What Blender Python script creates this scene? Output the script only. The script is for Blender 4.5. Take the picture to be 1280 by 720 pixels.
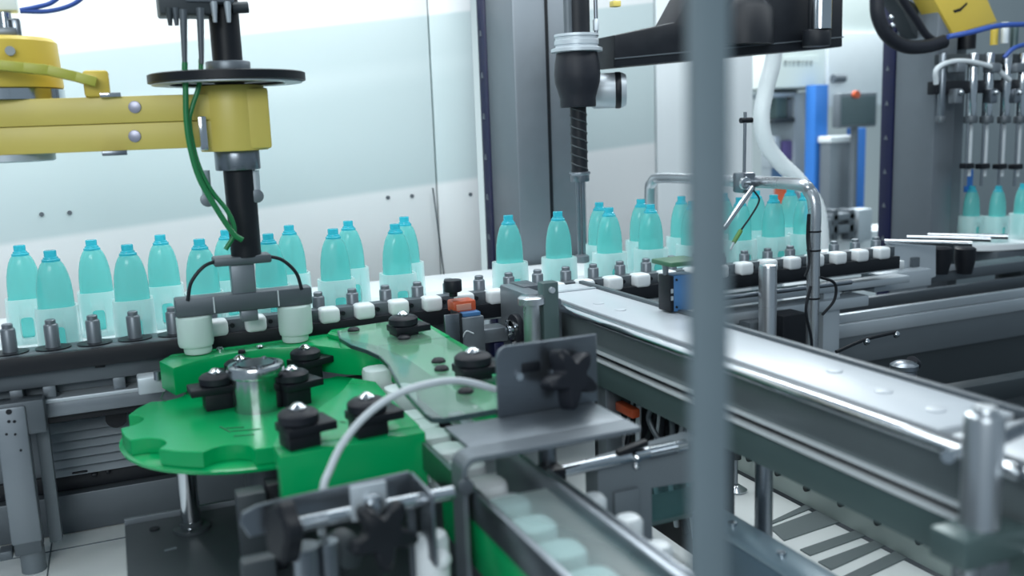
import bpy, bmesh, math, random
from mathutils import Vector, Matrix
random.seed(7)
S = bpy.context.scene
for o in list(bpy.data.objects): bpy.data.objects.remove(o)
COL = S.collection
PI = math.pi

# ------------------------------------------------------------------ camera
F, PITCH, ROLL, YAW = 1170.7, 0.17007, -0.03769, 0.39952
EYE = Vector((0, 0, 1.5))
FW = Vector((math.sin(YAW) * math.cos(PITCH), math.cos(YAW) * math.cos(PITCH), -math.sin(PITCH)))
r0 = Vector((math.cos(YAW), -math.sin(YAW), 0)); u0 = r0.cross(FW)
RT = math.cos(ROLL) * r0 + math.sin(ROLL) * u0
UP = -math.sin(ROLL) * r0 + math.cos(ROLL) * u0
cd = bpy.data.cameras.new('camera'); cam = bpy.data.objects.new('camera', cd); COL.objects.link(cam)
mw = Matrix((RT, UP, -FW)).transposed().to_4x4(); mw.translation = EYE; cam.matrix_world = mw
cd.sensor_width = 36; cd.lens = 36 * F / 1280; cd.clip_start = 0.02; cd.clip_end = 60
cd.dof.use_dof = True; cd.dof.focus_distance = 1.8; cd.dof.aperture_fstop = 2.9
S.camera = cam

# ------------------------------------------------------------------ light
w = bpy.data.worlds.new('world'); S.world = w; w.use_nodes = True
bg = w.node_tree.nodes['Background']; bg.inputs[0].default_value = (0.62, 0.80, 0.95, 1); bg.inputs[1].default_value = 0.31
def area(name, loc, sx, sy, power, col=(0.92, 0.98, 1.0), rot=(0, 0, 0)):
    l = bpy.data.lights.new(name, 'AREA'); l.shape = 'RECTANGLE'; l.size = sx; l.size_y = sy; l.energy = power; l.color = col
    o = bpy.data.objects.new(name, l); COL.objects.link(o); o.location = loc; o.rotation_euler = rot
area('ceiling_lamp', (0.5, 2.15, 3.2), 3.6, 0.5, 34)
area('added_front_fill', (-1.2, -1.8, 2.6), 2.0, 1.0, 48, rot=(math.radians(62), 0, math.radians(-25)))  # unseen fill light added behind the camera to brighten the near faces
area('added_wall_fill', (0.9, 1.55, 2.1), 3.6, 0.2, 9.5, rot=(math.radians(62), 0, 0))  # unseen fill light added above the view to lift the lower wall
area('ceiling_lamp', (1.2, 1.0, 3.3), 0.3, 1.8, 5)
area('ceiling_lamp', (3.2, 4.4, 3.6), 4.0, 1.0, 260)
VS = S.view_settings
VS.view_transform = 'Standard'; VS.look = 'None'; VS.gamma = 1; VS.use_curve_mapping = False; VS.exposure = 0.43

# ------------------------------------------------------------------ helpers
def at(px, py, X=None, Y=None, Z=None):
    """world point seen at photo pixel px,py on the world plane X=, Y= or Z="""
    d = FW + (px - 640) / F * RT - (py - 360) / F * UP
    if Y is not None: t = (Y - EYE.y) / d.y
    elif X is not None: t = (X - EYE.x) / d.x
    else: t = (Z - EYE.z) / d.z
    return EYE + d * t

def mat(name, col, rough=0.5, metal=0.0, var=0.06, scale=30, bump=0.0, stretch=None, trans=0.0, spec=0.5, sss=0.0):
    m = bpy.data.materials.new(name); m.use_nodes = True; nt = m.node_tree; N = nt.nodes; L = nt.links
    b = N['Principled BSDF']
    tc = N.new('ShaderNodeTexCoord'); mp = N.new('ShaderNodeMapping'); nz = N.new('ShaderNodeTexNoise')
    nz.inputs['Scale'].default_value = scale; nz.inputs['Detail'].default_value = 3
    if stretch: mp.inputs['Scale'].default_value = stretch
    L.new(tc.outputs['Object'], mp.inputs[0]); L.new(mp.outputs[0], nz.inputs['Vector'])
    mx = N.new('ShaderNodeMix'); mx.data_type = 'RGBA'
    mx.inputs[6].default_value = tuple(c * (1 - var) for c in col) + (1,)
    mx.inputs[7].default_value = tuple(min(1, c * (1 + var)) for c in col) + (1,)
    L.new(nz.outputs['Fac'], mx.inputs[0]); L.new(mx.outputs[2], b.inputs['Base Color'])
    mr = N.new('ShaderNodeMapRange'); mr.inputs[3].default_value = max(0.02, rough * 0.8); mr.inputs[4].default_value = min(1, rough * 1.2)
    L.new(nz.outputs['Fac'], mr.inputs[0]); L.new(mr.outputs[0], b.inputs['Roughness'])
    b.inputs['Metallic'].default_value = metal
    b.inputs['Transmission Weight'].default_value = trans
    b.inputs['Specular IOR Level'].default_value = spec
    if sss: b.inputs['Subsurface Weight'].default_value = sss; b.inputs['Subsurface Radius'].default_value = (0.02, 0.02, 0.02); b.inputs['Subsurface Scale'].default_value = 0.5
    if bump:
        bp = N.new('ShaderNodeBump'); bp.inputs['Strength'].default_value = bump; bp.inputs['Distance'].default_value = 0.002
        L.new(nz.outputs['Fac'], bp.inputs['Height']); L.new(bp.outputs[0], b.inputs['Normal'])
    return m

def clear_mat(name, tint, gloss, rough, body, bodycol):
    """see-through plastic: transparent + milky body + fresnel gloss"""
    m = bpy.data.materials.new(name); m.use_nodes = True; nt = m.node_tree; N = nt.nodes; L = nt.links
    N.remove(N['Principled BSDF']); out = N['Material Output']
    tr = N.new('ShaderNodeBsdfTransparent'); tr.inputs[0].default_value = tint + (1,)
    df = N.new('ShaderNodeBsdfDiffuse'); tl = N.new('ShaderNodeBsdfTranslucent')
    nz = N.new('ShaderNodeTexNoise'); nz.inputs['Scale'].default_value = 25
    tc = N.new('ShaderNodeTexCoord'); L.new(tc.outputs['Object'], nz.inputs['Vector'])
    mc = N.new('ShaderNodeMix'); mc.data_type = 'RGBA'
    mc.inputs[6].default_value = tuple(c * 0.96 for c in bodycol) + (1,); mc.inputs[7].default_value = tuple(min(1, c * 1.04) for c in bodycol) + (1,)
    L.new(nz.outputs['Fac'], mc.inputs[0]); L.new(mc.outputs[2], df.inputs[0]); L.new(mc.outputs[2], tl.inputs[0])
    m1 = N.new('ShaderNodeMixShader'); m1.inputs[0].default_value = 0.5
    L.new(df.outputs[0], m1.inputs[1]); L.new(tl.outputs[0], m1.inputs[2])
    m2 = N.new('ShaderNodeMixShader'); m2.inputs[0].default_value = body
    L.new(tr.outputs[0], m2.inputs[1]); L.new(m1.outputs[0], m2.inputs[2])
    gl = N.new('ShaderNodeBsdfGlossy'); gl.inputs['Roughness'].default_value = rough
    fr = N.new('ShaderNodeFresnel'); fr.inputs[0].default_value = gloss
    ge = N.new('ShaderNodeNewGeometry'); fm = N.new('ShaderNodeMath'); fm.operation = 'MULTIPLY_ADD'   # no total reflection on the unrefracted way out
    L.new(ge.outputs['Backfacing'], fm.inputs[0]); fm.inputs[1].default_value = -1; fm.inputs[2].default_value = 1
    fx = N.new('ShaderNodeMath'); fx.operation = 'MULTIPLY'; L.new(fr.outputs[0], fx.inputs[0]); L.new(fm.outputs[0], fx.inputs[1])
    m3 = N.new('ShaderNodeMixShader'); L.new(fx.outputs[0], m3.inputs[0]); L.new(m2.outputs[0], m3.inputs[1]); L.new(gl.outputs[0], m3.inputs[2])
    L.new(m3.outputs[0], out.inputs[0])
    return m

STEEL = mat('brushed_steel', (0.22, 0.245, 0.275), 0.30, 0.95, 0.08, 40, stretch=(1, 1, 12))
BEAD = mat('bright_aluminium_bead', (0.72, 0.76, 0.78), 0.3, 0.3, 0.03, 10)
TUBE = mat('stainless_tube', (0.46, 0.49, 0.52), 0.28, 0.85, 0.03, 4)
CHROME = mat('polished_steel', (0.52, 0.55, 0.58), 0.13, 1.0, 0.04, 20)
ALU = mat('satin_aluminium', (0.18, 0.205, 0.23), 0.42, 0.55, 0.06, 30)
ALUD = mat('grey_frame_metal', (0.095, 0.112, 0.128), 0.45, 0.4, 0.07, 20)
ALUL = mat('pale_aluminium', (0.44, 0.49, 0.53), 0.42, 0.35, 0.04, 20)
GREY = mat('grey_paint', (0.11, 0.13, 0.15), 0.5, 0.1, 0.06, 15)
GREYM = mat('middle_grey_paint', (0.135, 0.16, 0.18), 0.5, 0.1, 0.05, 15)
DARK = mat('dark_grey_plate', (0.038, 0.048, 0.055), 0.5, 0.2, 0.10, 12)
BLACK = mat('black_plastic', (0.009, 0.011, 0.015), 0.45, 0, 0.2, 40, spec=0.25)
RUBBER = mat('black_rubber', (0.011, 0.013, 0.019), 0.5, 0, 0.2, 60, spec=0.3)
GREEN = mat('green_plastic', (0.0, 0.33, 0.10), 0.24, 0, 0.05, 12, spec=0.45, sss=0.15)
WHITE = mat('white_plastic', (0.68, 0.72, 0.74), 0.4, 0, 0.03, 20)
WHITEB = mat('white_belt', (0.56, 0.60, 0.64), 0.35, 0, 0.03, 9)
PAD = mat('milky_rubber', (0.55, 0.68, 0.64), 0.45, 0, 0.04, 20, sss=0.3)
YELLOW = mat('yellow_paint', (0.60, 0.485, 0.11), 0.42, 0, 0.05, 12)
YELLOWB = mat('bright_yellow_paint', (0.62, 0.46, 0.07), 0.4, 0, 0.05, 12)
OLIVE = mat('yellow_green_strap', (0.42, 0.42, 0.06), 0.45, 0, 0.08, 20)
NAVY = mat('navy_rubber_seal', (0.004, 0.006, 0.045), 0.4, 0, 0.15, 30)
BLUE = mat('blue_paint', (0.03, 0.16, 0.50), 0.4, 0, 0.06, 10)
SBLUE = mat('blue_sensor_face', (0.06, 0.17, 0.36), 0.35, 0.1, 0.08, 30)
CBLUE = mat('blue_hose', (0.03, 0.08, 0.33), 0.4, 0, 0.08, 30)
CGREEN = mat('green_hose', (0.005, 0.17, 0.05), 0.4, 0, 0.08, 30)
RED = mat('orange_red_plastic', (0.50, 0.085, 0.03), 0.4, 0, 0.08, 30)
CABLE = mat('grey_cable', (0.55, 0.60, 0.63), 0.4, 0, 0.04, 30)
HOSE = mat('white_hose', (0.80, 0.86, 0.88), 0.4, 0, 0.03, 30)
TABLE = mat('white_bed_plate', (0.90, 0.93, 0.92), 0.35, 0, 0.04, 5)
TSHADOW = mat('painted_shadow_grey', (0.16, 0.19, 0.195), 0.4, 0, 0.05, 8)  # tone of the shadow stripes painted on the bed
SKIRT = mat('pale_green_panel', (0.36, 0.43, 0.41), 0.4, 0, 0.05, 8)
GSTEEL = mat('green_tinted_steel', (0.085, 0.13, 0.13), 0.35, 0.2, 0.08, 14)
WALLM = mat('white_panel', (0.84, 0.89, 0.91), 0.3, 0, 0.02, 2)
SCREEN = mat('dark_screen', (0.06, 0.09, 0.10), 0.25, 0, 0.1, 9)
MACH = mat('off_white_machine', (0.80, 0.86, 0.82), 0.45, 0, 0.04, 4)
INK = mat('dark_ink', (0.01, 0.10, 0.045), 0.6, 0, 0.1, 30)
SIGN = mat('faded_grey_print', (0.40, 0.46, 0.46), 0.6, 0, 0.1, 30)
TEAL = clear_mat('teal_bottle_plastic', (0.58, 0.93, 0.915), 1.36, 0.15, 0.50, (0.27, 0.74, 0.71))
TEALN = clear_mat('teal_neck_plastic', (0.28, 0.82, 0.90), 1.33, 0.15, 0.66, (0.10, 0.66, 0.76))
PUCKM = clear_mat('milky_puck_plastic', (0.95, 1.0, 1.0), 1.3, 0.3, 0.52, (0.90, 0.98, 0.98))
ACRYL = clear_mat('clear_acrylic', (0.93, 0.99, 0.97), 1.6, 0.10, 0.20, (0.74, 0.86, 0.83))
ACRYE = clear_mat('acrylic_edge', (0.25, 0.36, 0.38), 1.4, 0.2, 0.7, (0.10, 0.16, 0.17))
GLASS = clear_mat('teal_glass_guard', (0.66, 0.84, 0.84), 1.4, 0.05, 0.25, (0.16, 0.28, 0.30))

# white wall with soft pale teal bands
def wall_material():
    m = bpy.data.materials.new('banded_white_panel'); m.use_nodes = True; nt = m.node_tree; N = nt.nodes; L = nt.links
    b = N['Principled BSDF']; b.inputs['Roughness'].default_value = 0.28
    g = N.new('ShaderNodeNewGeometry'); sp = N.new('ShaderNodeSeparateXYZ'); L.new(g.outputs['Position'], sp.inputs[0])
    def lin(ax, az, c):      # ax*x + az*z + c
        a = N.new('ShaderNodeMath'); a.operation = 'MULTIPLY'; a.inputs[1].default_value = ax; L.new(sp.outputs[0], a.inputs[0])
        d = N.new('ShaderNodeMath'); d.operation = 'MULTIPLY_ADD'; d.inputs[1].default_value = az; L.new(sp.outputs[2], d.inputs[0]); d.inputs[2].default_value = c
        e = N.new('ShaderNodeMath'); e.operation = 'ADD'; L.new(a.outputs[0], e.inputs[0]); L.new(d.outputs[0], e.inputs[1]); return e
    def step(n, wd):
        r = N.new('ShaderNodeMapRange'); r.interpolation_type = 'SMOOTHSTEP'; r.inputs[1].default_value = -wd; r.inputs[2].default_value = wd; L.new(n.outputs[0], r.inputs[0]); return r
    def mul(a, c):
        r = N.new('ShaderNodeMath'); r.operation = 'MULTIPLY'; L.new(a.outputs[0], r.inputs[0]); L.new(c.outputs[0], r.inputs[1]); return r
    top = step(lin(0.108, -1, 1.721), 0.006)              # below the upper edge
    bot = step(lin(-0.075, 1, -1.285), 0.010)             # above the lower edge
    band = mul(top, bot)
    s1 = mul(step(lin(-0.16, 1, -1.535), 0.05), step(lin(0.10, -1, 1.60), 0.03))   # paler streak across the band
    mx = N.new('ShaderNodeMix'); mx.data_type = 'RGBA'
    mx.inputs[6].default_value = (0.87, 0.89, 0.895, 1); mx.inputs[7].default_value = (0.60, 0.70, 0.71, 1)
    L.new(band.outputs[0], mx.inputs[0])
    sf = N.new('ShaderNodeMath'); sf.operation = 'MULTIPLY'; sf.inputs[1].default_value = 0.45; L.new(s1.outputs[0], sf.inputs[0])
    m2 = N.new('ShaderNodeMix'); m2.data_type = 'RGBA'; m2.inputs[7].default_value = (0.80, 0.88, 0.89, 1)
    L.new(sf.outputs[0], m2.inputs[0]); L.new(mx.outputs[2], m2.inputs[6]); L.new(m2.outputs[2], b.inputs['Base Color'])
    return m
BAND = wall_material()

OFF = {}
def root_off(p):
    return OFF.get(p.name, Vector((0, 0, 0))) if p else Vector((0, 0, 0))

class MB:
    def __init__(s): s.bm = bmesh.new()
    def _bev(s, vs, bev, seg=2):
        if bev:
            es = list({e for v in vs for e in v.link_edges})
            bmesh.ops.bevel(s.bm, geom=es, offset=bev, segments=seg, affect='EDGES', profile=0.5, clamp_overlap=True)
    def box(s, c, d, bev=0, rot=None, seg=2):
        M = Matrix.Translation(Vector(c)) @ (rot.to_4x4() if rot is not None else Matrix()) @ Matrix.Diagonal((d[0], d[1], d[2], 1))
        r = bmesh.ops.create_cube(s.bm, size=1, matrix=M); s._bev(r['verts'], bev, seg); return s
    def bb(s, x0, x1, y0, y1, z0, z1, bev=0):
        return s.box(((x0 + x1) / 2, (y0 + y1) / 2, (z0 + z1) / 2), (abs(x1 - x0), abs(y1 - y0), abs(z1 - z0)), bev)
    def bar(s, a, b, wd, h, bev=0):
        """box beam from a to b, wd across, h up"""
        a, b = Vector(a), Vector(b); d = (b - a); x = d.normalized(); y = Vector((0, 0, 1)).cross(x)
        if y.length < 1e-4: y = Vector((0, 1, 0))
        y.normalize(); z = x.cross(y)
        return s.box((a + b) / 2, (d.length, wd, h), bev, Matrix((x, y, z)).transposed())
    def cyl(s, a, b, r, r2=None, seg=20, bev=0):
        a, b = Vector(a), Vector(b); d = b - a
        q = d.to_track_quat('Z', 'Y').to_matrix().to_4x4(); q.translation = (a + b) / 2
        k = bmesh.ops.create_cone(s.bm, cap_ends=True, segments=seg, radius1=r, radius2=r if r2 is None else r2, depth=d.length, matrix=q)
        if bev:
            es = [e for e in {e for v in k['verts'] for e in v.link_edges} if len(e.link_faces) == 2 and any(len(f.verts) > 4 for f in e.link_faces)]
            bmesh.ops.bevel(s.bm, geom=es, offset=bev, segments=2, affect='EDGES', profile=0.5)
        return s
    def ball(s, c, r, sc=(1, 1, 1), seg=16):
        bmesh.ops.create_uvsphere(s.bm, u_segments=seg, v_segments=seg // 2 + 2, radius=r, matrix=Matrix.Translation(Vector(c)) @ Matrix.Diagonal((*sc, 1))); return s
    def prism(s, pts, a, b, axis='z', bev=0, seg=2):
        def V(p, t):
            return (p[0], p[1], t) if axis == 'z' else (p[0], t, p[1]) if axis == 'y' else (t, p[0], p[1])
        lo = [s.bm.verts.new(V(p, a)) for p in pts]; hi = [s.bm.verts.new(V(p, b)) for p in pts]; n = len(pts)
        fs = [s.bm.faces.new(lo), s.bm.faces.new(hi)]
        for i in range(n): fs.append(s.bm.faces.new((lo[i], lo[(i + 1) % n], hi[(i + 1) % n], hi[i])))
        bmesh.ops.recalc_face_normals(s.bm, faces=fs)
        if bev: bmesh.ops.bevel(s.bm, geom=list({e for f in fs[:2] for e in f.edges}), offset=bev, segments=seg, affect='EDGES', profile=0.5)
        return s
    def lathe(s, prof, c=(0, 0, 0), seg=28, axis=(0, 0, 1), power=2, cap=True):
        """prof = [(r, z) or (rx, z, ry)]; power>2 gives rounded-square rings"""
        q = Vector(axis).to_track_quat('Z', 'Y').to_matrix(); c = Vector(c); rings = []
        for p in prof:
            rx, z = p[0], p[1]; ry = p[2] if len(p) > 2 else rx; ring = []
            for i in range(seg):
                t = 2 * PI * i / seg; cs, sn = math.cos(t), math.sin(t)
                x = math.copysign(abs(cs) ** (2 / power), cs) * rx; y = math.copysign(abs(sn) ** (2 / power), sn) * ry
                ring.append(s.bm.verts.new(c + q @ Vector((x, y, z))))
            rings.append(ring)
        for a, b in zip(rings, rings[1:]):
            for i in range(seg): s.bm.faces.new((a[i], a[(i + 1) % seg], b[(i + 1) % seg], b[i]))
        if cap: s.bm.faces.new(rings[0][::-1]); s.bm.faces.new(rings[-1])
        return s
    def tube(s, pts, r, seg=10, n=8, smooth=True, rings=None):
        P = [Vector(p) for p in pts]
        if smooth and len(P) > 2:
            Q = [P[0] * 2 - P[1]] + P + [P[-1] * 2 - P[-2]]; O = []
            for i in range(1, len(Q) - 2):
                for k in range(n):
                    t = k / n; a, b, c, d = Q[i - 1], Q[i], Q[i + 1], Q[i + 2]
                    O.append(0.5 * (2 * b + (c - a) * t + (2 * a - 5 * b + 4 * c - d) * t * t + (3 * b - a - 3 * c + d) * t ** 3))
            P = O + [P[-1]]
        prev = None; nrm = None
        for i, p in enumerate(P):
            t = (P[min(i + 1, len(P) - 1)] - P[max(i - 1, 0)]).normalized()
            if nrm is None: nrm = t.orthogonal().normalized()
            nrm = (nrm - t * nrm.dot(t)).normalized(); bn = t.cross(nrm)
            rr = r * (1.0 if rings is None or i % 2 else rings)
            ring = [s.bm.verts.new(p + rr * (math.cos(2 * PI * k / seg) * nrm + math.sin(2 * PI * k / seg) * bn)) for k in range(seg)]
            if prev: 
                for k in range(seg): s.bm.faces.new((prev[k], prev[(k + 1) % seg], ring[(k + 1) % seg], ring[k]))
            else: s.bm.faces.new(ring[::-1])
            prev = ring
        s.bm.faces.new(prev); return s
    def build(s, name, m, parent=None, loc=None, ang=38):
        o_w = root_off(parent)
        base = Vector(loc) if loc is not None else (o_w if parent else None)
        if base is None:
            xs = [v.co for v in s.bm.verts]
            base = Vector(((min(v.x for v in xs) + max(v.x for v in xs)) / 2, (min(v.y for v in xs) + max(v.y for v in xs)) / 2, min(v.z for v in xs)))
        bmesh.ops.translate(s.bm, verts=s.bm.verts[:], vec=-base)
        bmesh.ops.recalc_face_normals(s.bm, faces=s.bm.faces[:])
        me = bpy.data.meshes.new(name); s.bm.to_mesh(me); s.bm.free()
        for p in me.polygons: p.use_smooth = True
        me.set_sharp_from_angle(angle=math.radians(ang))
        me.materials.append(m)
        o = bpy.data.objects.new(name, me); COL.objects.link(o)
        if parent: o.parent = parent
        o.location = base - o_w if parent else base
        OFF[o.name] = base
        return o

def tag(o, label=None, cat=None, group=None, kind=None):
    if label: o['label'] = label
    if cat: o['category'] = cat
    if group: o['group'] = group
    if kind: o['kind'] = kind
    return o
def thing(name, label, cat, loc, group=None):
    o = bpy.data.objects.new(name, None); COL.objects.link(o); o.empty_display_size = 0.02
    o.location = loc; OFF[o.name] = Vector(loc); return tag(o, label, cat, group)
def struct(o): o['kind'] = 'structure'; return o
def dup(o, loc, label=None, parent=None):
    c = o.copy(); COL.objects.link(c)
    if parent: c.parent = parent
    if loc is not None: c.location = loc; OFF[c.name] = Vector(loc)
    if label: c['label'] = label
    for ch in list(o.children): dup(ch, None, None, c)
    return c
ORD = ['first', 'second', 'third', 'fourth', 'fifth', 'sixth', 'seventh', 'eighth', 'ninth', 'tenth', 'eleventh', 'twelfth', 'thirteenth', 'fourteenth']

# ================================================================== setting
struct(MB().bb(-3, 12, -2, 9, -0.05, 0).build('floor', GREYM))
# white panel wall behind the bottles
wl = struct(MB().bb(-1.3, 0.99, 2.585, 2.61, 0.55, 2.6).build('wall_back', WALLM))
MB().bb(-1.3, 0.8555, 2.555, 2.585, 0.58, 2.58, 0.002).build('wall_panel', BAND, wl)
MB().bb(0.8605, 0.985, 2.555, 2.585, 0.58, 2.58, 0.002).build('wall_panel', BAND, wl)
for px, py in ((52, 268), (87, 266), (485, 247), (515, 245), (588, 243)):
    p = at(px, py, Y=2.553); MB().cyl((p.x, 2.556, p.z), (p.x, 2.551, p.z), 0.0055, seg=12).build('screw_head', GREY, wl)
MB().cyl(at(541, 235, Y=2.54), at(556, 352, Y=2.54), 0.0022, seg=8).build('edge_rod', ALUD, wl)
# second white panel beyond the chain, right of the column
wr = struct(MB().bb(1.30, 2.32, 3.03, 3.06, 0.5, 2.7).build('wall_rear', WALLM))
MB().bb(1.302, 1.86, 3.0, 3.03, 0.52, 2.68, 0.002).build('wall_panel', BAND, wr)
MB().bb(1.87, 2.135, 3.0, 3.03, 0.52, 2.68, 0.002).build('wall_panel', WALLM, wr)
MB().bb(2.145, 2.165, 2.985, 3.03, 0.52, 2.68, 0.002).build('panel_edge', HOSE, wr)

def column(x0, x1, y0, y1, label, lab_side, seal_n):
    t = thing('frame_column', label, 'column', ((x0 + x1) / 2, (y0 + y1) / 2, 0))
    MB().bb(x0, x1, y0, y1, 0, 2.7, 0.006).build('profile', ALU, t)
    s = MB().bb(x0 - 0.004, x0 + 0.03, y1, y1 + 0.055, 0, 2.7, 0.003).build('door_seal', NAVY, t)
    for k in range(seal_n):
        z = 0.95 + k * 0.115
        MB().prism([(y1 + 0.02, z), (y1 + 0.035, z), (y1 + 0.0275, z + 0.016)], x0 - 0.007, x0 - 0.003, 'x').build('seal_clip', ALU, s)
    MB().bb(x1, x1 + 0.022, y0 + 0.03, y1, 0, 2.7).build('slot_cover', BLACK, t)
    return t
c1 = column(1.005, 1.10, 2.31, 2.50, 'grey aluminium machine column with a navy seal, left of the black robot', -1, 9)
MB().bb(1.125, 1.235, 2.36, 2.50, 0, 2.7, 0.004).build('side_post', ALU, c1)
c2 = column(2.45, 2.54, 2.27, 2.44, 'grey aluminium machine column with a navy seal, beside the filling heads', -1, 9)
MB().bb(2.563, 2.66, 2.34, 2.44, 0, 2.7, 0.004).build('side_post', GREY, c2)

# machine bed
bed = thing('machine_bed', 'white machine bed plate with painted shadow stripes under the whole line', 'machine bed', (0.2, 1.0, 0))
MB().bb(-0.7, 1.10, 0.52, 1.95, 0.72, 0.80, 0.004).build('bed_plate', TABLE, bed)
MB().bb(-0.65, 1.05, 0.56, 1.9, 0, 0.72, 0.004).build('plinth', GREY, bed)
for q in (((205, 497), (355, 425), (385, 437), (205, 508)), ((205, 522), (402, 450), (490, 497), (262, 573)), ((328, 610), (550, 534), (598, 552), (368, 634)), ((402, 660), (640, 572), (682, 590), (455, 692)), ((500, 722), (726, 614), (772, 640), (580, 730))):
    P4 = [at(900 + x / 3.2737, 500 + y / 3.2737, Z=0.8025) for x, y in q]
    MB().prism([(p.x, p.y) for p in P4], 0.80, 0.8025).build('painted_shadow_strip', TSHADOW, bed)  # slanting shadows on the bed, laid in as flat grey strips
MB().bb(-0.16, -0.158, 1.0, 1.8, 0.80, 0.801).build('bed_joint', GREYM, bed)
MB().bb(-0.7, 0.0, 1.735, 1.738, 0.80, 0.801).build('bed_joint', GREYM, bed)
sk = thing('skirt_panel', 'pale green-grey skirting panel with black screws under the long white conveyor', 'panel', (1.115, 1.2, 0.8))
MB().bb(1.105, 1.12, 0.2, 1.64, 0.802, 1.0, 0.002).build('panel', SKIRT, sk)
for px, py in ((938, 573), (974, 591), (1010, 610), (1053, 629), (1099, 652), (1151, 676)):
    p = at(px, py, X=1.105); MB().cyl((1.106, p.y, p.z), (1.098, p.y, p.z), 0.006, seg=10).build('screw_head', BLACK, sk)

# ================================================================== main bottle chain
Y0, YB = 1.806, 1.945           # front and back row of bottles
ch = thing('chain_conveyor', 'black-edged chain conveyor with grey pegs carrying the cups of teal bottles', 'conveyor', (0.7, 1.7, 1.10))
MB().bb(-0.62, 1.695, 1.655, 1.668, 1.137, 1.166, 0.001).build('front_strip', BLACK, ch)
MB().bb(-0.62, 1.695, 1.6685, 1.738, 1.150, 1.1655, 0.001).build('top_strip', ALUD, ch)
peg0 = None; PX0, PP = -0.177, 0.0636
for k in range(-6, 30):
    x = PX0 + PP * k
    if peg0 is None:
        m = MB().lathe([(0.0115, 0), (0.0115, 0.038), (0.0105, 0.040), (0.0085, 0.041), (0.0085, 0.047), (0.007, 0.0485)], (x, 1.705, 1.166), 16)
        peg0 = m.build('peg', ALU, ch, loc=(x, 1.705, 1.166)); continue
    o = peg0.copy(); COL.objects.link(o); o.location = Vector((x, 1.705, 1.166)) - OFF[ch.name]
    if x > 1.2: o.scale = (1, 1, 0.9)
d0 = None
for k in range(-6, 7):
    x = PX0 + PP * k
    if d0 is None:
        d0 = MB().lathe([(0.0115, 0), (0.027, 0.0), (0.028, 0.0015), (0.0115, 0.002)], (x, 1.705, 1.166), 24, cap=False).build('disc', BLACK, ch, loc=(x, 1.705, 1.166)); continue
    o = d0.copy(); COL.objects.link(o); o.location = Vector((x, 1.705, 1.166)) - OFF[ch.name]
cap0 = None; bolt0 = None
for k in range(-1, 23):
    x = 0.211 + 0.0652 * k
    if cap0 is None:
        cap0 = MB().box((x, 1.668, 1.177), (0.036, 0.036, 0.028), 0.007, seg=3).build('roller_cap', WHITE, ch, loc=(x, 1.668, 1.177))
        bolt0 = MB().cyl((x + 0.026, 1.665, 1.177), (x + 0.026, 1.675, 1.177), 0.004, seg=10).build('hex_bolt', BLACK, ch, loc=(x, 1.668, 1.177))
    else:
        for q in (cap0, bolt0):
            o = q.copy(); COL.objects.link(o); o.location = Vector((x, 1.668, 1.177)) - OFF[ch.name]
MB().bb(0.12, 1.695, 1.672, 1.70, 1.1655, 1.187, 0.001).build('bolt_strip', ALUD, ch)
MB().bb(1.19, 1.75, 1.675, 1.73, 1.095, 1.112, 0.003).build('lower_tube', ALUL, ch)
MB().bb(0.86, 1.62, 1.672, 1.735, 1.052, 1.078, 0.003).build('lower_tube', ALUL, ch)
MB().bb(1.50, 1.55, 1.69, 1.73, 0.80, 1.10, 0.003).build('support', ALUL, ch)
# white deck the cups slide on
MB_deck = MB().bb(-0.7, 1.80, 1.742, 2.02, 1.115, 1.136, 0.002)
tag(MB_deck.build('conveyor_deck', WHITE), 'long white deck under the rows of cups with teal bottles', 'conveyor deck')
tag(MB().bb(-0.7, 1.80, 2.03, 2.28, 1.10, 1.131, 0.002).build('rear_deck', WHITE), 'plain white shelf behind the bottle cups at the foot of the white wall', 'shelf')

# frame of the chain conveyor, leg and louvred cabinet, left
fr = thing('beam_stand', 'grey metal beam frame with drilled leg under the left end of the chain', 'frame', (-0.17, 1.68, 0.8))
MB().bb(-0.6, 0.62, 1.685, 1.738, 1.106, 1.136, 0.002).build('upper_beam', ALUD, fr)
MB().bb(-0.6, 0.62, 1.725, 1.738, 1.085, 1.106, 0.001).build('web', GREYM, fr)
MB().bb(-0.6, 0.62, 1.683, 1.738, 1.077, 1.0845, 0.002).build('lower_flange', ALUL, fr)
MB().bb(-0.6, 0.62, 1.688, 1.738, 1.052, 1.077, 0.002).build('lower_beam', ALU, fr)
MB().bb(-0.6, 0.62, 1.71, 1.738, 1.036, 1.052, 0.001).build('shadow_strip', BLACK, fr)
for px in (20, 62, 150):
    p = at(px, 485, Y=1.70); MB().bb(p.x - 0.010, p.x + 0.010, 1.69, 1.725, 1.085, 1.106, 0.002).build('spacer_block', ALU, fr)
p = at(125, 457, Y=1.684); MB().bb(p.x - .008, p.x + .008, 1.680, 1.685, p.z - .003, p.z + .003, .001).build('beam_clip', BLACK, fr)
MB().bb(-0.24, -0.133, 1.645, 1.683, 1.040, 1.096, 0.003).build('bracket_block', ALUD, fr)
lg = MB().bb(-0.205, -0.160, 1.640, 1.672, 0.86, 1.090, 0.003).build('leg', ALU, fr)
MB().bb(-0.203, -0.162, 1.645, 1.695, 0.838, 0.93, 0.003).build('leg_clamp', ALUD, lg)
MB().cyl((-0.18, 1.672, 0.80), (-0.18, 1.672, 0.84), 0.019, seg=18).build('foot', GREYM, lg)
MB().bb(-0.225, -0.205, 1.64, 1.67, 0.838, 0.853, 0.003).build('clamp_handle', ALUD, lg)
MB().bb(-0.155, -0.135, 1.70, 1.72, 0.83, 1.04, 0.002).build('rear_brace', GREYM, fr)
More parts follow.
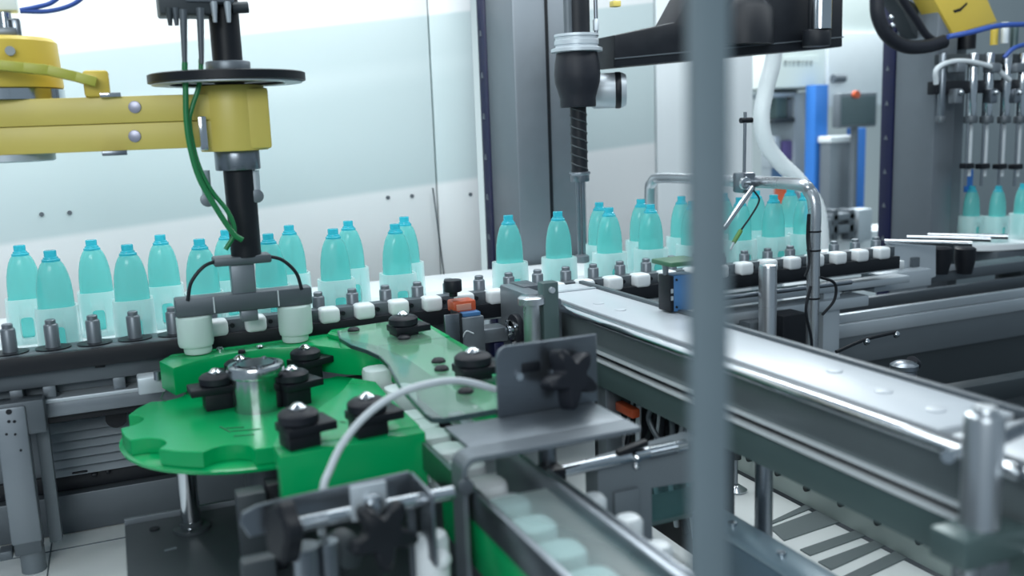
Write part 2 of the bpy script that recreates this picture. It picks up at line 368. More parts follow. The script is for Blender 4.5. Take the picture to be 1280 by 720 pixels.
for (px, py, r) in ((11, 515, .0045), (11, 527, .0025), (18, 527, .0025), (8, 543, .002), (19, 543, .002), (26, 563, .002)):
    p = at(px, py, Y=1.639); MB().cyl((p.x, 1.641, p.z), (p.x, 1.6385, p.z), r, seg=10).build('drilled_hole', BLACK, lg)
cb = thing('louvred_cabinet', 'dark grey cabinet with horizontal louvres low on the left behind the green wheel', 'cabinet', (0.2, 1.95, 0.8))
MB().bb(-0.7, 0.85, 1.835, 2.02, 0.86, 1.035, 0.002).build('body', GREY, cb)
for k in range(6):
    z = 0.908 + k * 0.0163
    MB().prism([(1.806, z), (1.835, z), (1.835, z + 0.0125), (1.828, z + 0.0125)], -0.150, 0.40, 'x').build('louvre', ALUL, cb)
MB().bb(-0.7, 0.9, 1.80, 1.834, 0.802, 0.875, 0.003).build('base_skirt', ALUD, cb)
MB().bb(-0.7, 0.9, 1.822, 1.834, 0.876, 0.905, 0.001).build('dark_gap', BLACK, cb)
for (px, py, wd) in ((100, 592, .028), (118, 594, .01), (135, 590, .008)):
    p = at(px, py, Y=1.81); MB().bb(p.x - wd / 2, p.x + wd / 2, 1.808, 1.822, p.z - .004, p.z + .004, 0.003).build('cable_gland', BLACK, cb)
p = at(145, 518, Y=1.79); MB().cyl((p.x, 1.765, p.z), (p.x, 1.80, p.z), 0.018, seg=18).build('pulley', BLACK, cb)

# ================================================================== bottles and cups
def make_puck(loc):
    t = thing('bottle_cup', '', 'cup', loc, 'milky cups carrying teal bottles on the chain')
    W, Dp, H = 0.036, 0.033, 0.084
    body = MB().lathe([(W * .95, 0, Dp * .95), (W, 0.003, Dp), (W * .97, H - 0.003, Dp * .97), (W * .955, H, Dp * .955), (W * .86, H, Dp * .86), (W * .85, 0.010, Dp * .85)],
                      loc, 40, power=3.6).build('cup_body', PUCKM, t)
    cut = MB().box(Vector(loc) + Vector((0, -0.035, 0.031)), (0.024, 0.02, 0.042), 0.007).build('cutter', PUCKM)
    md = body.modifiers.new('b', 'BOOLEAN'); md.object = cut; md.operation = 'DIFFERENCE'; md.solver = 'EXACT'
    bpy.context.view_layer.update()
    dg = bpy.context.evaluated_depsgraph_get(); nm = bpy.data.meshes.new_from_object(body.evaluated_get(dg))
    body.modifiers.clear()
    if len(nm.polygons) > 20: body.data = nm
    bpy.data.objects.remove(cut); return t
def make_bottle(loc):
    t = thing('squeeze_bottle', '', 'bottle', loc, 'teal squeeze bottles on the chain')
    B = [(0.022, 0, .015), (0.0275, 0.003, .020), (0.029, 0.010, .0215), (0.0298, 0.045, .022), (0.0297, 0.080, .022), (0.0292, 0.098, .0218), (0.0278, 0.114, .0212),
         (0.0252, 0.128, .020), (0.0218, 0.140, .0185), (0.0182, 0.148, .0168), (0.0150, 0.1525, .0145)]
    MB().lathe(B, loc, 32).build('body', TEAL, t)
    MB().lathe([(0.0150, 0.1525), (0.0150, 0.156), (0.0138, 0.157), (0.0125, 0.1575), (0.0120, 0.160), (0.0102, 0.161), (0.0102, 0.171), (0.0092, 0.172)], loc, 24).build('neck', TEALN, t)
    return t
ZD = 1.1362
def row(Y, pxs, tip, where, first=[None, None]):
    for i, (px, py) in enumerate(pxs):
        x = at(px, py, Y=Y).x; loc = Vector((x, Y, ZD))
        n = ORD[i]
        pl = 'milky white cup, %s from the left in the %s row on the chain' % (n, where)
        bl = 'teal squeeze bottle without cap, %s from the left in the %s row' % (n, where)
        if first[0] is None:
            first[0] = make_puck(loc); first[1] = make_bottle(loc + Vector((0, 0, 0.0105))); first[0]['label'] = pl; first[1]['label'] = bl
        else:
            dup(first[0], loc, pl); dup(first[1], loc + Vector((0, 0, 0.0105)), bl)
row(Y0, [(62.5, 317), (159, 310), (249, 302), (335, 295), (416, 288), (493.6, 283), (635, 266), (697, 262), (761, 264), (813, 260), (866, 256), (925, 252), (967, 250), (1006, 248)], 0, 'front')
row(YB, [(24.4, 311), (114, 304), (200, 296), (282, 290), (361, 284), (435, 279), (505, 273), (749, 256), (801, 254), (852, 250), (904, 246), (945, 245), (988, 243)], 0, 'rear')

# ================================================================== green starwheel
WX, WY = 0.172, 1.397
sw = thing('star_wheel', 'bright green plastic star wheel with scalloped pockets and a steel hub', 'star wheel', (WX, WY, 1.05))
def scallop(R, depth, n, ph, seg=180, half=0.17):
    pts = []
    for i in range(seg):
        t = 2 * PI * i / seg; d = ((t - ph) / (2 * PI / n)) % 1.0
        if d > .5: d = 1 - d
        a = d * 2 * PI / n
        rr = R
        if a < half: rr = R - depth * math.sqrt(max(0, 1 - (a / half) ** 2)) ** 0.9
        pts.append((WX + rr * math.cos(t), WY + rr * math.sin(t)))
    return pts
MB().prism(scallop(0.192, 0.028, 9, math.radians(10)), 1.078, 1.10, bev=0.001, seg=1).build('pocket_disc', GREEN, sw)
MB().lathe([(0.18, 1.068), (0.1955, 1.070), (0.197, 1.0745), (0.19, 1.078)], (WX, WY, 0), 72).build('lower_disc', GREEN, sw)
hub = MB().lathe([(0.036, 1.10), (0.036, 1.15), (0.041, 1.152), (0.042, 1.163), (0.040, 1.168), (0.033, 1.169), (0.033, 1.1665), (0.027, 1.1665), (0.027, 1.170), (0.012, 1.170)], (WX, WY, 0), 36).build('hub', mat('hub_steel', (.50, .52, .54), .2, 1.0, .12, 60, stretch=(1, 1, .05)), sw)
for k in range(5):
    a = 2 * PI * k / 5 + 1; MB().cyl((WX + .030 * math.cos(a), WY + .030 * math.sin(a), 1.166), (WX + .030 * math.cos(a), WY + .030 * math.sin(a), 1.1715), 0.0035, seg=10).build('hub_screw', STEEL, hub)
p = at(322, 512, Z=1.103); MB().lathe([(0.0075, 1.10), (0.0075, 1.104), (0.005, 1.108), (0.0015, 1.1085)], (p.x, p.y, 0), 14).build('dome_nut', CHROME, sw)
# worn pen scribble on the wheel
for i, (x0, y0, x1, y1) in enumerate(((275, 533, 288, 540), (283, 535, 305, 534), (290, 539, 325, 536), (292, 545, 318, 543), (205, 490, 201, 498), (201, 498, 207, 502))):
    a = at(x0, y0, Z=1.1006); b = at(x1, y1, Z=1.1006)
    MB().bar(a, b, 0.0018, 0.0006).build('pen_mark', INK, sw)
def clamp(parent, x, y, z, az, sc=1.0, blk=0.030):
    c, s_ = math.cos(az), math.sin(az); R = Matrix.Rotation(az, 3, 'Z')
    b = MB().box((x, y, z + blk / 2), (0.040 * sc, 0.036 * sc, blk), 0.002, R).build('clamp_block', BLACK, parent)
    MB().box((x + c * 0.009 * sc, y + s_ * 0.009 * sc, z + blk + 0.005), (0.062 * sc, 0.046 * sc, 0.011), 0.0015, R).build('clamp_plate', BLACK, b)
    k = MB().lathe([(0.0215 * sc, 0), (0.0245 * sc, 0.003), (0.0245 * sc, 0.012), (0.020 * sc, 0.0160), (0.010 * sc, 0.0175)], (x, y, z + blk + 0.010), 24).build('clamp_knob', RUBBER, b)
    MB().lathe([(0.010 * sc, 0), (0.010 * sc, 0.002), (0.0045 * sc, 0.007), (0.002 * sc, 0.0075)], (x, y, z + blk + 0.0275), 12).build('steel_bolt', CHROME, b)
for px, py, az in ((273, 509, PI * 1.02), (368, 505, 0.35), (384, 475, 0.45), (303, 490, PI * .9)):
    p = at(px, py, Z=1.10); clamp(sw, p.x, p.y, 1.10, az, 1.0, 0.026)
MB().cyl((WX, WY, 0.9455), (WX, WY, 1.068), 0.03, seg=20).build('shaft', ALUD, sw)

# green guides round the wheel
rg = thing('rear_guide', 'green plastic guide plate behind the star wheel against the chain', 'guide', (0.25, 1.58, 1.10))
ar = [(WX + 0.205 * math.cos(math.radians(a)), WY + 0.16 * math.sin(math.radians(a))) for a in (28, 45, 62, 80, 100, 120, 138, 150)]
MB().prism([(0.50, 1.640), (0.065, 1.615), (0.045, 1.575), (0.062, 1.515)] + [(0.10, 1.548), (0.15, 1.567), (0.22, 1.572), (0.29, 1.553), (0.328, 1.50), (0.36, 1.475), (0.50, 1.475)], 1.105, 1.150, bev=0.0015).build('guide_plate', GREEN, rg)
MB().prism([(0.50, 1.64), (0.335, 1.625), (0.322, 1.595), (0.345, 1.53), (0.372, 1.46), (0.50, 1.46)], 1.1503, 1.158, bev=0.001).build('raised_edge', GREEN, rg)
for px, py in ((275, 437), (325, 434), (302, 440)):
    p = at(px, py, Z=1.152); MB().lathe([(0.006, 0), (0.006, 0.004), (0.004, 0.006)], (p.x, p.y, 1.150), 12).build('screw_head', CHROME if px != 302 else BLACK, rg)
sg = thing('side_guide', 'green plastic guide under the clear cover, right of the white pucks', 'guide', (0.44, 1.25, 1.10))
MB().prism([(0.375, 1.455), (0.50, 1.455), (0.50, 1.06), (0.398, 1.02), (0.392, 1.22), (0.392, 1.36)], 1.105, 1.157, bev=0.0015).build('guide_plate', GREEN, sg)
fg = thing('front_guide', 'thick green plastic guide block in front of the star wheel', 'guide', (0.25, 1.12, 1.07))
gp = MB().prism([(0.150, 1.1005), (0.330, 1.1005), (0.332, 1.26), (0.336, 1.335), (0.31, 1.375), (0.282, 1.315), (0.235, 1.247), (0.17, 1.17), (0.150, 1.115)], 1.104, 1.132, bev=0.0006).build('guide_plate', GREEN, fg)
MB().bb(0.150, 0.328, 1.070, 1.100, 1.062, 1.132, 0.0006).build('front_wall', GREEN, fg)
for px, py, az in ((378, 560, 0.2), (464, 545, 0.12)):
    p = at(px, py, Z=1.132); clamp(fg, p.x, p.y + .012, 1.132, az, 1.0, 0.018)
for (x0, y0, x1, y1) in ((405, 529, 412, 531), (425, 527, 432, 528)):
    MB().bar(at(x0, y0, Z=1.1326), at(x1, y1, Z=1.1326), 0.002, 0.0006).build('pen_mark', INK, fg)

# clear acrylic cover
cv = thing('clear_cover', 'clear acrylic cover plate screwed over the green guide', 'cover', (0.40, 1.3, 1.158))
outline = [(0.338, 1.585), (0.36, 1.60), (0.463, 1.618), (0.478, 1.58), (0.484, 1.497), (0.480, 1.349), (0.452, 1.224), (0.426, 1.065), (0.404, 1.018), (0.336, 1.016), (0.323, 1.024), (0.322, 1.045), (0.331, 1.184), (0.348, 1.296), (0.352, 1.361), (0.345, 1.41), (0.332, 1.459), (0.327, 1.52)]
MB().prism(outline, 1.1585, 1.1635, bev=0.0008, seg=1).build('sheet', ACRYL, cv)
e_ = MB()
for a, b in zip(outline[8:], outline[9:] + outline[:1]):
    e_.bar((a[0], a[1], 1.161), (b[0], b[1], 1.161), 0.0025, 0.0062)
e_.build('sheet_edge', ACRYE, cv)
for px, py in ((442, 413), (505, 423), (548, 452), (552, 462), (582, 490)):
    p = at(px, py, Z=1.164); MB().lathe([(0.0105, 1.1635), (0.0105, 1.166), (0.0075, 1.169), (0.003, 1.170)], (p.x, p.y, 0), 16).build('screw_head', BLACK, cv)
p = at(505, 418, Z=1.1635); clamp(cv, p.x, p.y, 1.1635, 0.1, 1.0, 0.006)
p = at(592, 472, Z=1.1635); clamp(cv, p.x, p.y, 1.1635, 0.0, 1.05, 0.008)

# white pucks in the wheel and outfeed
pk0 = None
spots = [(0.364, 1.432), (0.364, 1.303), (0.362, 1.238), (0.361, 1.19), (0.361, 1.145), (0.361, 1.08), (0.360, 1.015), (0.360, 0.95), (0.360, 0.885), (0.360, 0.82), (0.360, 0.755), (0.360, 0.69), (0.360, 0.625), (0.360, 0.56)]
names = ['standing in the wheel exit', 'second under the clear cover', 'third under the clear cover', 'fourth under the clear cover', 'fifth under the clear cover', 'at the near edge of the clear cover']
for i, (x, y) in enumerate(spots):
    lb = 'small white round-topped puck ' + (names[i] if i < 6 else '%s in the open outfeed channel counted from the clear cover' % ORD[i - 6])
    loc = Vector((x, y, 1.0795 if i < 2 else 1.056))
    if pk0 is None:
        pk0 = MB().lathe([(0.0215, 0), (0.023, 0.002), (0.023, 0.042), (0.0215, 0.047), (0.017, 0.049), (0.014, 0.0495)], loc, 28, power=3).build('puck', WHITE, None, loc=loc)
        tag(pk0, lb, 'puck', 'white pucks leaving the star wheel')
    else: dup(pk0, loc, lb)
of = thing('outfeed_channel', 'metal outfeed channel of two side rails running towards the viewer', 'channel', (0.36, 0.8, 1.03))
MB().bb(0.318, 0.325, 0.45, 1.055, 1.090, 1.125, 0.001).build('left_rail', STEEL, of)
MB().bb(0.397, 0.404, 0.45, 1.012, 1.060, 1.130, 0.001).build('right_rail', STEEL, of)
MB().bb(0.406, 0.436, 0.45, 0.99, 1.088, 1.094, 0.001).build('right_ledge', ALUL, of)
MB().bb(0.436, 0.441, 0.45, 0.95, 1.085, 1.104, 0.001).build('outer_rail', STEEL, of)
MB().bb(0.338, 0.396, 0.45, 1.24, 1.048, 1.0555, 0.001).build('slide_bed', WHITE, of)
MB().bb(0.322, 0.336, 0.45, 1.0, 1.030, 1.088, 0.002).build('lower_guide', GREEN, of)
MB().bb(0.327, 0.395, 0.45, 0.862, 1.117, 1.120, 0.0005).build('channel_cover', clear_mat('milky_cover', (.90, .98, .97), 1.3, .35, .20, (.55, .66, .66)), of)
a = at(568, 520, Z=1.146); b = at(606, 549, Z=1.146)
MB().bar(a, b, 0.016, 0.012, 0.001).build('entry_strip', STEEL, of)
for px, py in ((742, 628), (786, 655), (822, 690)):
    p = at(px, py, X=0.462); MB().lathe([(0.013, -0.012), (0.014, -0.01), (0.014, 0.004), (0.011, 0.008), (0.006, 0.009)], (p.x, p.y, p.z), 16, power=2.6).build('bumper', WHITE, of)

# base plate with guide posts
bp_ = thing('base_plate', 'dark grey base plate with steel posts below the green star wheel', 'base plate', (0.15, 1.2, 0.93))
MB().bb(-0.030, 0.42, 0.75, 1.425, 0.925, 0.945, 0.002).build('plate', DARK, bp_)
MB().bb(-0.030, 0.42, 1.425, 1.433, 0.925, 0.953, 0.001).build('rear_edge', ALUD, bp_)
for px, py in ((193, 661),):
    p = at(px, py, Z=0.946); MB().cyl((p.x, p.y, 0.944), (p.x, p.y, 0.947), 0.007, seg=14).build('countersink', BLACK, bp_)
p = at(213, 686, Z=0.946); MB().box((p.x, p.y, 0.9455), (0.016, 0.005, 0.001), 0, Matrix.Rotation(.2, 3, 'Z')).build('slot', GREYM, bp_)
for (px, py, rr, top) in ((240, 660, 0.0135, 1.067), (372, 655, 0.0135, 1.060)):
    p = at(px, py, Z=0.946)
    q = MB().cyl((p.x, p.y, 0.945), (p.x, p.y, top), rr, seg=20).build('post', CHROME, bp_)
    MB().lathe([(0.026, 0.945), (0.026, 0.949), (0.016, 0.951), (0.016, 0.957), (0.0138, 0.958)], (p.x, p.y, 0), 22, cap=False).build('flange', DARK, q)
    MB().cyl((p.x - 0.004, p.y - 0.021, 0.949), (p.x - 0.004, p.y - 0.021, 0.954), 0.003, seg=8).build('flange_screw', CHROME, q)
for px, z0, z1, Y, wd, m in ((316, 0.80, 1.062, 1.15, 0.035, DARK), (345, 0.80, 1.062, 1.17, 0.018, BLACK)):
    p = at(px, 640, Y=Y); MB().bb(p.x - wd / 2, p.x + wd / 2, Y, Y + 0.03, 0.945, z1, 0.002).build('riser', m, bp_)
p = at(165, 500, Y=1.66)
cyl_ = thing('small_air_cylinder', 'small white block with steel fitting left of the green guide', 'air cylinder', at(190, 470, Y=1.63))
a = at(172, 482, Y=1.625); b = at(213, 467, Y=1.625)
MB().bb(a.x, a.x + 0.042, 1.605, 1.645, a.z - 0.012, a.z + 0.016, 0.003).build('block', ALUL, cyl_)
MB().cyl((a.x + 0.032, 1.60, a.z + 0.012), (a.x + 0.032, 1.60, a.z + 0.026), 0.0065, seg=14).build('fitting', STEEL, cyl_)

# ================================================================== foreground left bracket
def star_knob(parent, c, R, ax, m=BLACK, depth=0.02, lobes=5, ph=0.3, cut=0.50):
    c = Vector(c); q = Vector(ax).to_track_quat('Z', 'Y').to_matrix(); b = MB(); n = 60; rings = []
    for (k, z) in ((0.80, 0), (1.0, 0.003), (1.0, depth - 0.004), (0.85, depth)):
        ring = []
        for i in range(n):
            t = 2 * PI * i / n; rr = R * k * (1 - cut + cut * (0.5 + 0.5 * math.cos(lobes * (t - ph))) ** 1.1)
            ring.append(b.bm.verts.new(c + q @ Vector((rr * math.cos(t), rr * math.sin(t), z))))
        rings.append(ring)
    for r_, s_ in zip(rings, rings[1:]):
        for i in range(n): b.bm.faces.new((r_[i], r_[(i + 1) % n], s_[(i + 1) % n], s_[i]))
    b.bm.faces.new(rings[0][::-1]); b.bm.faces.new(rings[-1])
    return b.build('star_knob', m, parent)
lb = thing('left_rail_bracket', 'steel bracket plate with threaded cross rod and two black star knobs, lower left foreground', 'bracket', (0.2, 0.88, 1.0))
YB1 = 0.90
pl = []
for px, py in ((300, 655), (303, 642), (320, 633), (345, 626), (512, 590), (516, 618), (330, 668), (312, 672)):
    p = at(px, py, Y=YB1); pl.append((p.x, p.z))
MB().prism(pl, YB1, YB1 + 0.005, 'y', bev=0.001, seg=1).build('back_plate', STEEL, lb)
a = at(512, 590, Y=YB1); MB().bb(a.x, a.x + 0.004, 0.83, YB1, a.z - 0.075, a.z, 0.001).build('end_plate', STEEL, lb)
ra = at(362, 658, Y=0.865); rb = at(566, 616, Y=0.865)
MB().cyl(ra, rb, 0.0075, seg=18).build('cross_rod', CHROME, lb)
th = MB()
for k in range(16):
    u = ra.lerp(rb, 0.0 + k * 0.014); v = ra.lerp(rb, 0.007 + k * 0.014); th.cyl(u, v, 0.0088, 0.0076, seg=14)
th.build('thread', CHROME, lb)
sc = ra + Vector((-0.012, 0, 0)); star_knob(lb, ra + Vector((0.004, 0, -0.004)), 0.030, (-1, -0.22, 0.1), BLACK, 0.020, cut=0.14)
ca = at(461, 626, Y=0.853)
MB().box((ca.x, 0.853, ca.z), (0.036, 0.004, 0.036), 0.0015).build('clamp_tab', ALUL, lb)
MB().cyl((ca.x + .002, 0.851, ca.z), (ca.x + .002, 0.842, ca.z), 0.009, seg=16, bev=0.001).build('washer', CHROME, lb)
MB().cyl((ca.x + .002, 0.842, ca.z), (ca.x + .002, 0.836, ca.z), 0.0055, seg=6).build('nut', CHROME, lb)
ka = at(478, 670, Y=0.83); star_knob(lb, (ka.x, 0.842, ka.z), 0.035, (0.05, -1, 0.15), BLACK, 0.022, ph=0.9)
MB().cyl((ka.x, 0.845, ka.z), (ca.x + .006, 0.865, ca.z - .004), 0.007, seg=12).build('knob_stem', STEEL, lb)
for px, wd in ((383, .014), (412, .010)):
    p = at(px, 690, Y=0.88); MB().cyl((p.x, 0.885, 0.946), (p.x, 0.885, 1.10), wd, seg=16).build('stand_rod', STEEL, lb)
p = at(318, 670, Y=0.915); MB().bb(p.x - .016, p.x + .018, 0.907, 0.925, 0.946, 1.085, 0.003).build('stand_block', DARK, lb)
p = at(436, 690, Y=0.89); MB().lathe([(0.022, -0.03), (0.022, 0.0), (0.014, 0.004), (0.006, 0.006)], (p.x, 0.90, p.z), 20, axis=(0.5, -0.6, 0.5)).build('end_cap', DARK, lb)
p = at(515, 660, Y=0.88); MB().bb(p.x - .004, p.x + .004, 0.876, 0.884, 0.98, p.z + 0.03, 0.001).build('stand_strip', ALUD, lb)
p = at(541, 670, Y=0.86)
wc = thing('white_roller_post', 'white plastic cylinder standing between the two foreground brackets', 'roller', (p.x, 0.865, 0.945))
MB().lathe([(0.017, 0.946), (0.0175, 0.95), (0.0175, p.z - .006), (0.015, p.z), (0.008, p.z + .002)], (p.x, 0.865, 0), 22).build('cylinder', WHITE, wc)
p2 = at(562, 712, Y=0.82); MB().ball((p2.x, 0.845, p2.z), 0.0105).build('ball_tip', WHITE, wc)

# grey pneumatic hose arching over the guide
hp = [at(404, 612, Y=0.925), at(412, 588, Y=0.935), at(428, 555, Y=0.95), at(455, 522, Y=0.965), at(490, 496, Y=0.98), at(530, 481, Y=0.99), at(575, 476, Y=1.005), at(622, 488, Y=1.02)]
hs = MB().tube([hp[0] + Vector((-.004, .004, -0.05))] + hp + [hp[-1] + Vector((0.03, 0.02, -0.02))], 0.0042, 10).build('air_hose', CABLE)
tag(hs, 'pale grey air hose arching over the green guide block', 'hose')

# ================================================================== foreground angle bracket
ab = thing('angle_bracket', 'steel angle bracket with upright slotted plate and black star knob in the centre foreground', 'bracket', (0.42, 0.95, 1.0))
xr = at(782, 520, Y=0.92).x; zl = 1.158
prof = []
arcn = 6
z_in = zl - 0.006
outer = [(0.309, 0.9465)] + [(0.309 + 0.016 - 0.016 * math.cos(PI / 2 * k / arcn), zl + 0.001 - 0.016 + 0.016 * math.sin(PI / 2 * k / arcn)) for k in range(arcn + 1)] + [(xr, zl + 0.001), (xr, zl - 0.005)]
inner = [(0.315 + 0.011 - 0.011 * math.cos(PI / 2 * k / arcn), zl - 0.005 - 0.011 + 0.011 * math.sin(PI / 2 * k / arcn)) for k in range(arcn, -1, -1)] + [(0.315, 0.9465)]
MB().prism(outer + inner, 0.885, 0.92, 'y', bev=0.0008, seg=1).build('bent_strip', ALU, ab)
MB().bb(0.33, xr, 0.92, 1.0, zl - 0.004, zl + 0.001, 0.001).build('shelf', ALU, ab)
pts = [(0.398, zl + .001), (0.398, 1.232), (0.402, 1.241), (0.41, 1.245), (0.532, 1.245), (0.532, zl + .001)]
upm = MB().prism(pts, 0.998, 1.003, 'y', bev=0.0008, seg=1).build('upright_plate', STEEL, ab)
p = at(664, 459, Y=0.997); MB().bb(p.x - .012, p.x + .012, 0.996, 0.999, p.z - .006, p.z + .006, 0.003).build('slot', BLACK, upm)
p = at(648, 470, Y=0.997); MB().cyl((p.x, 0.998, p.z), (p.x, 0.992, p.z), 0.005, seg=6).build('bolt', CHROME, upm)
p = at(706, 473, Y=0.98); star_knob(ab, (p.x, 0.985, p.z), 0.038, (0.25, -1, 0.2), RUBBER, 0.026, ph=0.7)
MB().cyl((p.x, 0.998, p.z), (p.x, 0.984, p.z), 0.009, seg=14).build('knob_stem', STEEL, ab)
p = at(581, 608, Y=0.885); MB().cyl((p.x, 0.886, p.z), (p.x, 0.880, p.z), 0.009, seg=16, bev=.001).build('rod_collar', ALUD, ab)

# second rod and steel box bracket, right of the channel
bx = thing('box_bracket', 'grey steel bracket box with cross rod, right of the outfeed channel', 'bracket', (0.56, 1.0, 0.9))
ra = at(690, 592, Y=0.985); rb = at(856, 556, Y=0.985)
MB().cyl(ra, rb, 0.0075, seg=18).build('cross_rod', CHROME, bx)
th = MB()
for k in range(10):
    u = ra.lerp(rb, 0.72 + k * 0.022); v = ra.lerp(rb, 0.731 + k * 0.022); th.cyl(u, v, 0.0088, 0.0076, seg=14)
th.build('thread', CHROME, bx)
a = at(747, 584, Y=1.0); b = at(858, 600, Y=1.0); c = at(800, 610, Y=1.0)
MB().prism([(a.x, a.z), (b.x + .02, a.z + .012), (b.x + .02, b.z - .005), (c.x + .018, c.z - .004), (c.x + .018, 0.95), (a.x + .012, 0.95), (a.x + .012, a.z - .06), (a.x, a.z - .06)], 1.0, 1.035, 'y', bev=0.001, seg=1).build('box', GREYM, bx)
p = at(795, 583, Y=0.998); MB().ball((p.x, 0.998, p.z), 0.005).build('rivet', CHROME, bx)
p = at(782, 612, Y=0.998); MB().bb(p.x - .018, p.x + .018, 0.994, 1.0, 0.952, p.z, 0.001).build('front_flap', GREYM, bx)
lv = at(790, 565, Y=0.985); MB().bar(lv + Vector((-.022, 0, .002)), lv + Vector((.022, 0, .010)), 0.012, 0.008, 0.003).build('clamp_lever', BLACK, bx)
MB().cyl(lv + Vector((.0, 0, -.002)), lv + Vector((0, -.016, -.006)), 0.004, seg=10).build('clamp_screw', CHROME, bx)
p = at(684, 570, Y=1.0); MB().cyl((p.x, 1.0, 1.05), (p.x, 1.0, 1.145), 0.011, seg=16).build('stand_rod', STEEL, bx)
MB().box((ra.x - .004, .985, ra.z + .002), (0.034, 0.030, 0.016), 0.003).build('rod_block', BLACK, bx)
tr = thing('glass_tray', 'small teal-tinted glass tray below the conveyor beside the blurred post', 'tray', (0.72, 1.15, 0.90))
a = at(806, 608, Y=1.06); b = at(806, 655, Y=1.06)
MB().bb(a.x, a.x + 0.13, 1.06, 1.066, b.z, a.z, 0.001).build('front_pane', GLASS, tr)
MB().bb(a.x, a.x + 0.005, 1.066, 1.145, b.z, a.z, 0.001).build('side_pane', GLASS, tr)
MB().bb(a.x, a.x + 0.13, 1.06, 1.145, b.z - .006, b.z, 0.001).build('bottom', GSTEEL, tr)
tl = thing('teal_rail', 'blue-grey metal rail with screws low behind the blurred post', 'rail', (0.72, 0.9, 0.9))
a = at(910, 640, Z=0.93); b = at(1040, 720, Z=0.93)
MB().bb(0.700, 0.745, 0.55, 1.045, 0.952, 0.963, 0.002).build('rail_top', mat('pale_blue_rail', (.22, .31, .37), .3, .2), tl)
MB().bb(0.700, 0.712, 0.55, 1.045, 0.802, 0.952, 0.002).build('rail_side', mat('blue_grey_rail_paint', (.10, .16, .21), .35, .1), tl)
for y in (0.98, 0.88, 0.76, 0.66): MB().cyl((0.722, y, 0.963), (0.722, y, 0.967), 0.006, seg=10).build('screw_head', CHROME, tl)

# ================================================================== right conveyor with white belt
rc = thing('belt_conveyor', 'long white belt conveyor with polished steel side, chain to right edge', 'conveyor', (0.78, 1.1, 1.06))
MB().bb(0.729, 0.834, 0.655, 1.636, 1.178, 1.190, 0.001).build('belt', WHITEB, rc)
MB().bb(0.729, 0.834, 0.30, 0.640, 1.178, 1.189, 0.001).build('belt', WHITEB, rc)
MB().bb(0.712, 0.7285, 0.30, 1.575, 1.178, 1.188, 0.001).build('edge_strip', ALUD, rc)
MB().cyl((0.705, 0.30, 1.185), (0.705, 1.44, 1.185), 0.0075, seg=18).build('side_tube', CHROME, rc)
MB().bb(0.712, 0.735, 0.30, 1.575, 1.129, 1.178, 0.001).build('side_panel', mat('conveyor_side_metal', (.15, .18, .19), .32, .35, .1, 6), rc)
MB().bb(0.706, 0.714, 0.30, 1.44, 1.1285, 1.1328, 0.001).build('upper_bead', BEAD, rc)
MB().bb(0.716, 0.73, 0.30, 1.44, 1.1165, 1.1285, 0.001).build('groove', BLACK, rc)
MB().bb(0.702, 0.716, 0.30, 1.44, 1.1165, 1.1205, 0.001).build('lower_bead', BEAD, rc)
MB().bb(0.708, 0.735, 0.30, 1.44, 1.074, 1.1165, 0.001).build('lower_panel', GSTEEL, rc)
MB().bb(0.8345, 0.845, 0.30, 1.636, 1.15, 1.195, 0.001).build('far_edge', ALUD, rc)
MB().bb(0.735, 0.8345, 0.30, 1.636, 1.10, 1.176, 0.001).build('bed', DARK, rc)
for px, py in ((1043, 462), (1105, 487), (1170, 510), (748, 378), (775, 386)):
    p = at(px, py, Z=1.192); MB().lathe([(0.010, 1.190), (0.010, 1.1915), (0.0085, 1.192)], (p.x, p.y, 0), 20).build('belt_stud', WHITEB, rc)
MB().bb(0.729, 0.834, 1.56, 1.572, 1.190, 1.1925, 0.001).build('belt_seam', ALUL, rc)
# end bearing housing
eb = thing('bearing_block', 'steel bearing housing with round flange at the far end of the white belt', 'bearing', (0.70, 1.52, 1.08))
MB().bb(0.668, 0.704, 1.445, 1.645, 1.10, 1.203, 0.004).build('housing_plate', ALU, eb)
MB().bb(0.690, 0.728, 1.58, 1.646, 1.192, 1.206, 0.003).build('top_lip', ALUD, eb)
p = at(648, 412, X=0.667)
fl = MB().cyl((0.668, p.y, p.z), (0.656, p.y, p.z), 0.030, seg=28, bev=0.002).build('bearing_flange', RUBBER, eb)
MB().lathe([(0.018, 0), (0.018, 0.004), (0.009, 0.006), (0.009, 0.012), (0.004, 0.013)], (0.656, p.y, p.z), 20, axis=(-1, 0, 0)).build('bearing_hub', CHROME, fl)
for k in range(3):
    a_ = k * 2.1 + .5; MB().cyl((0.656, p.y + .024 * math.cos(a_), p.z + .024 * math.sin(a_)), (0.652, p.y + .024 * math.cos(a_), p.z + .024 * math.sin(a_)), 0.004, seg=8).build('flange_screw', CHROME, fl)
p = at(664, 372, Y=1.36); q = at(664, 425, Y=1.36)
MB().lathe([(0.014, q.z - .02), (0.014, p.z - .012), (0.022, p.z - .010), (0.022, p.z), (0.018, p.z + .003)], (p.x, 1.36, 0), 20).build('bolt_post', TUBE, eb)
p = at(685, 352, Y=1.36); q = at(685, 425, Y=1.36)
MB().bb(p.x - .014, p.x + .014, 1.35, 1.372, q.z - .02, p.z, 0.002).build('stop_plate', GSTEEL, eb)
MB().cyl((p.x, 1.349, p.z - .012), (p.x, 1.343, p.z - .012), 0.005, seg=10).build('plate_screw', ALUL, eb)

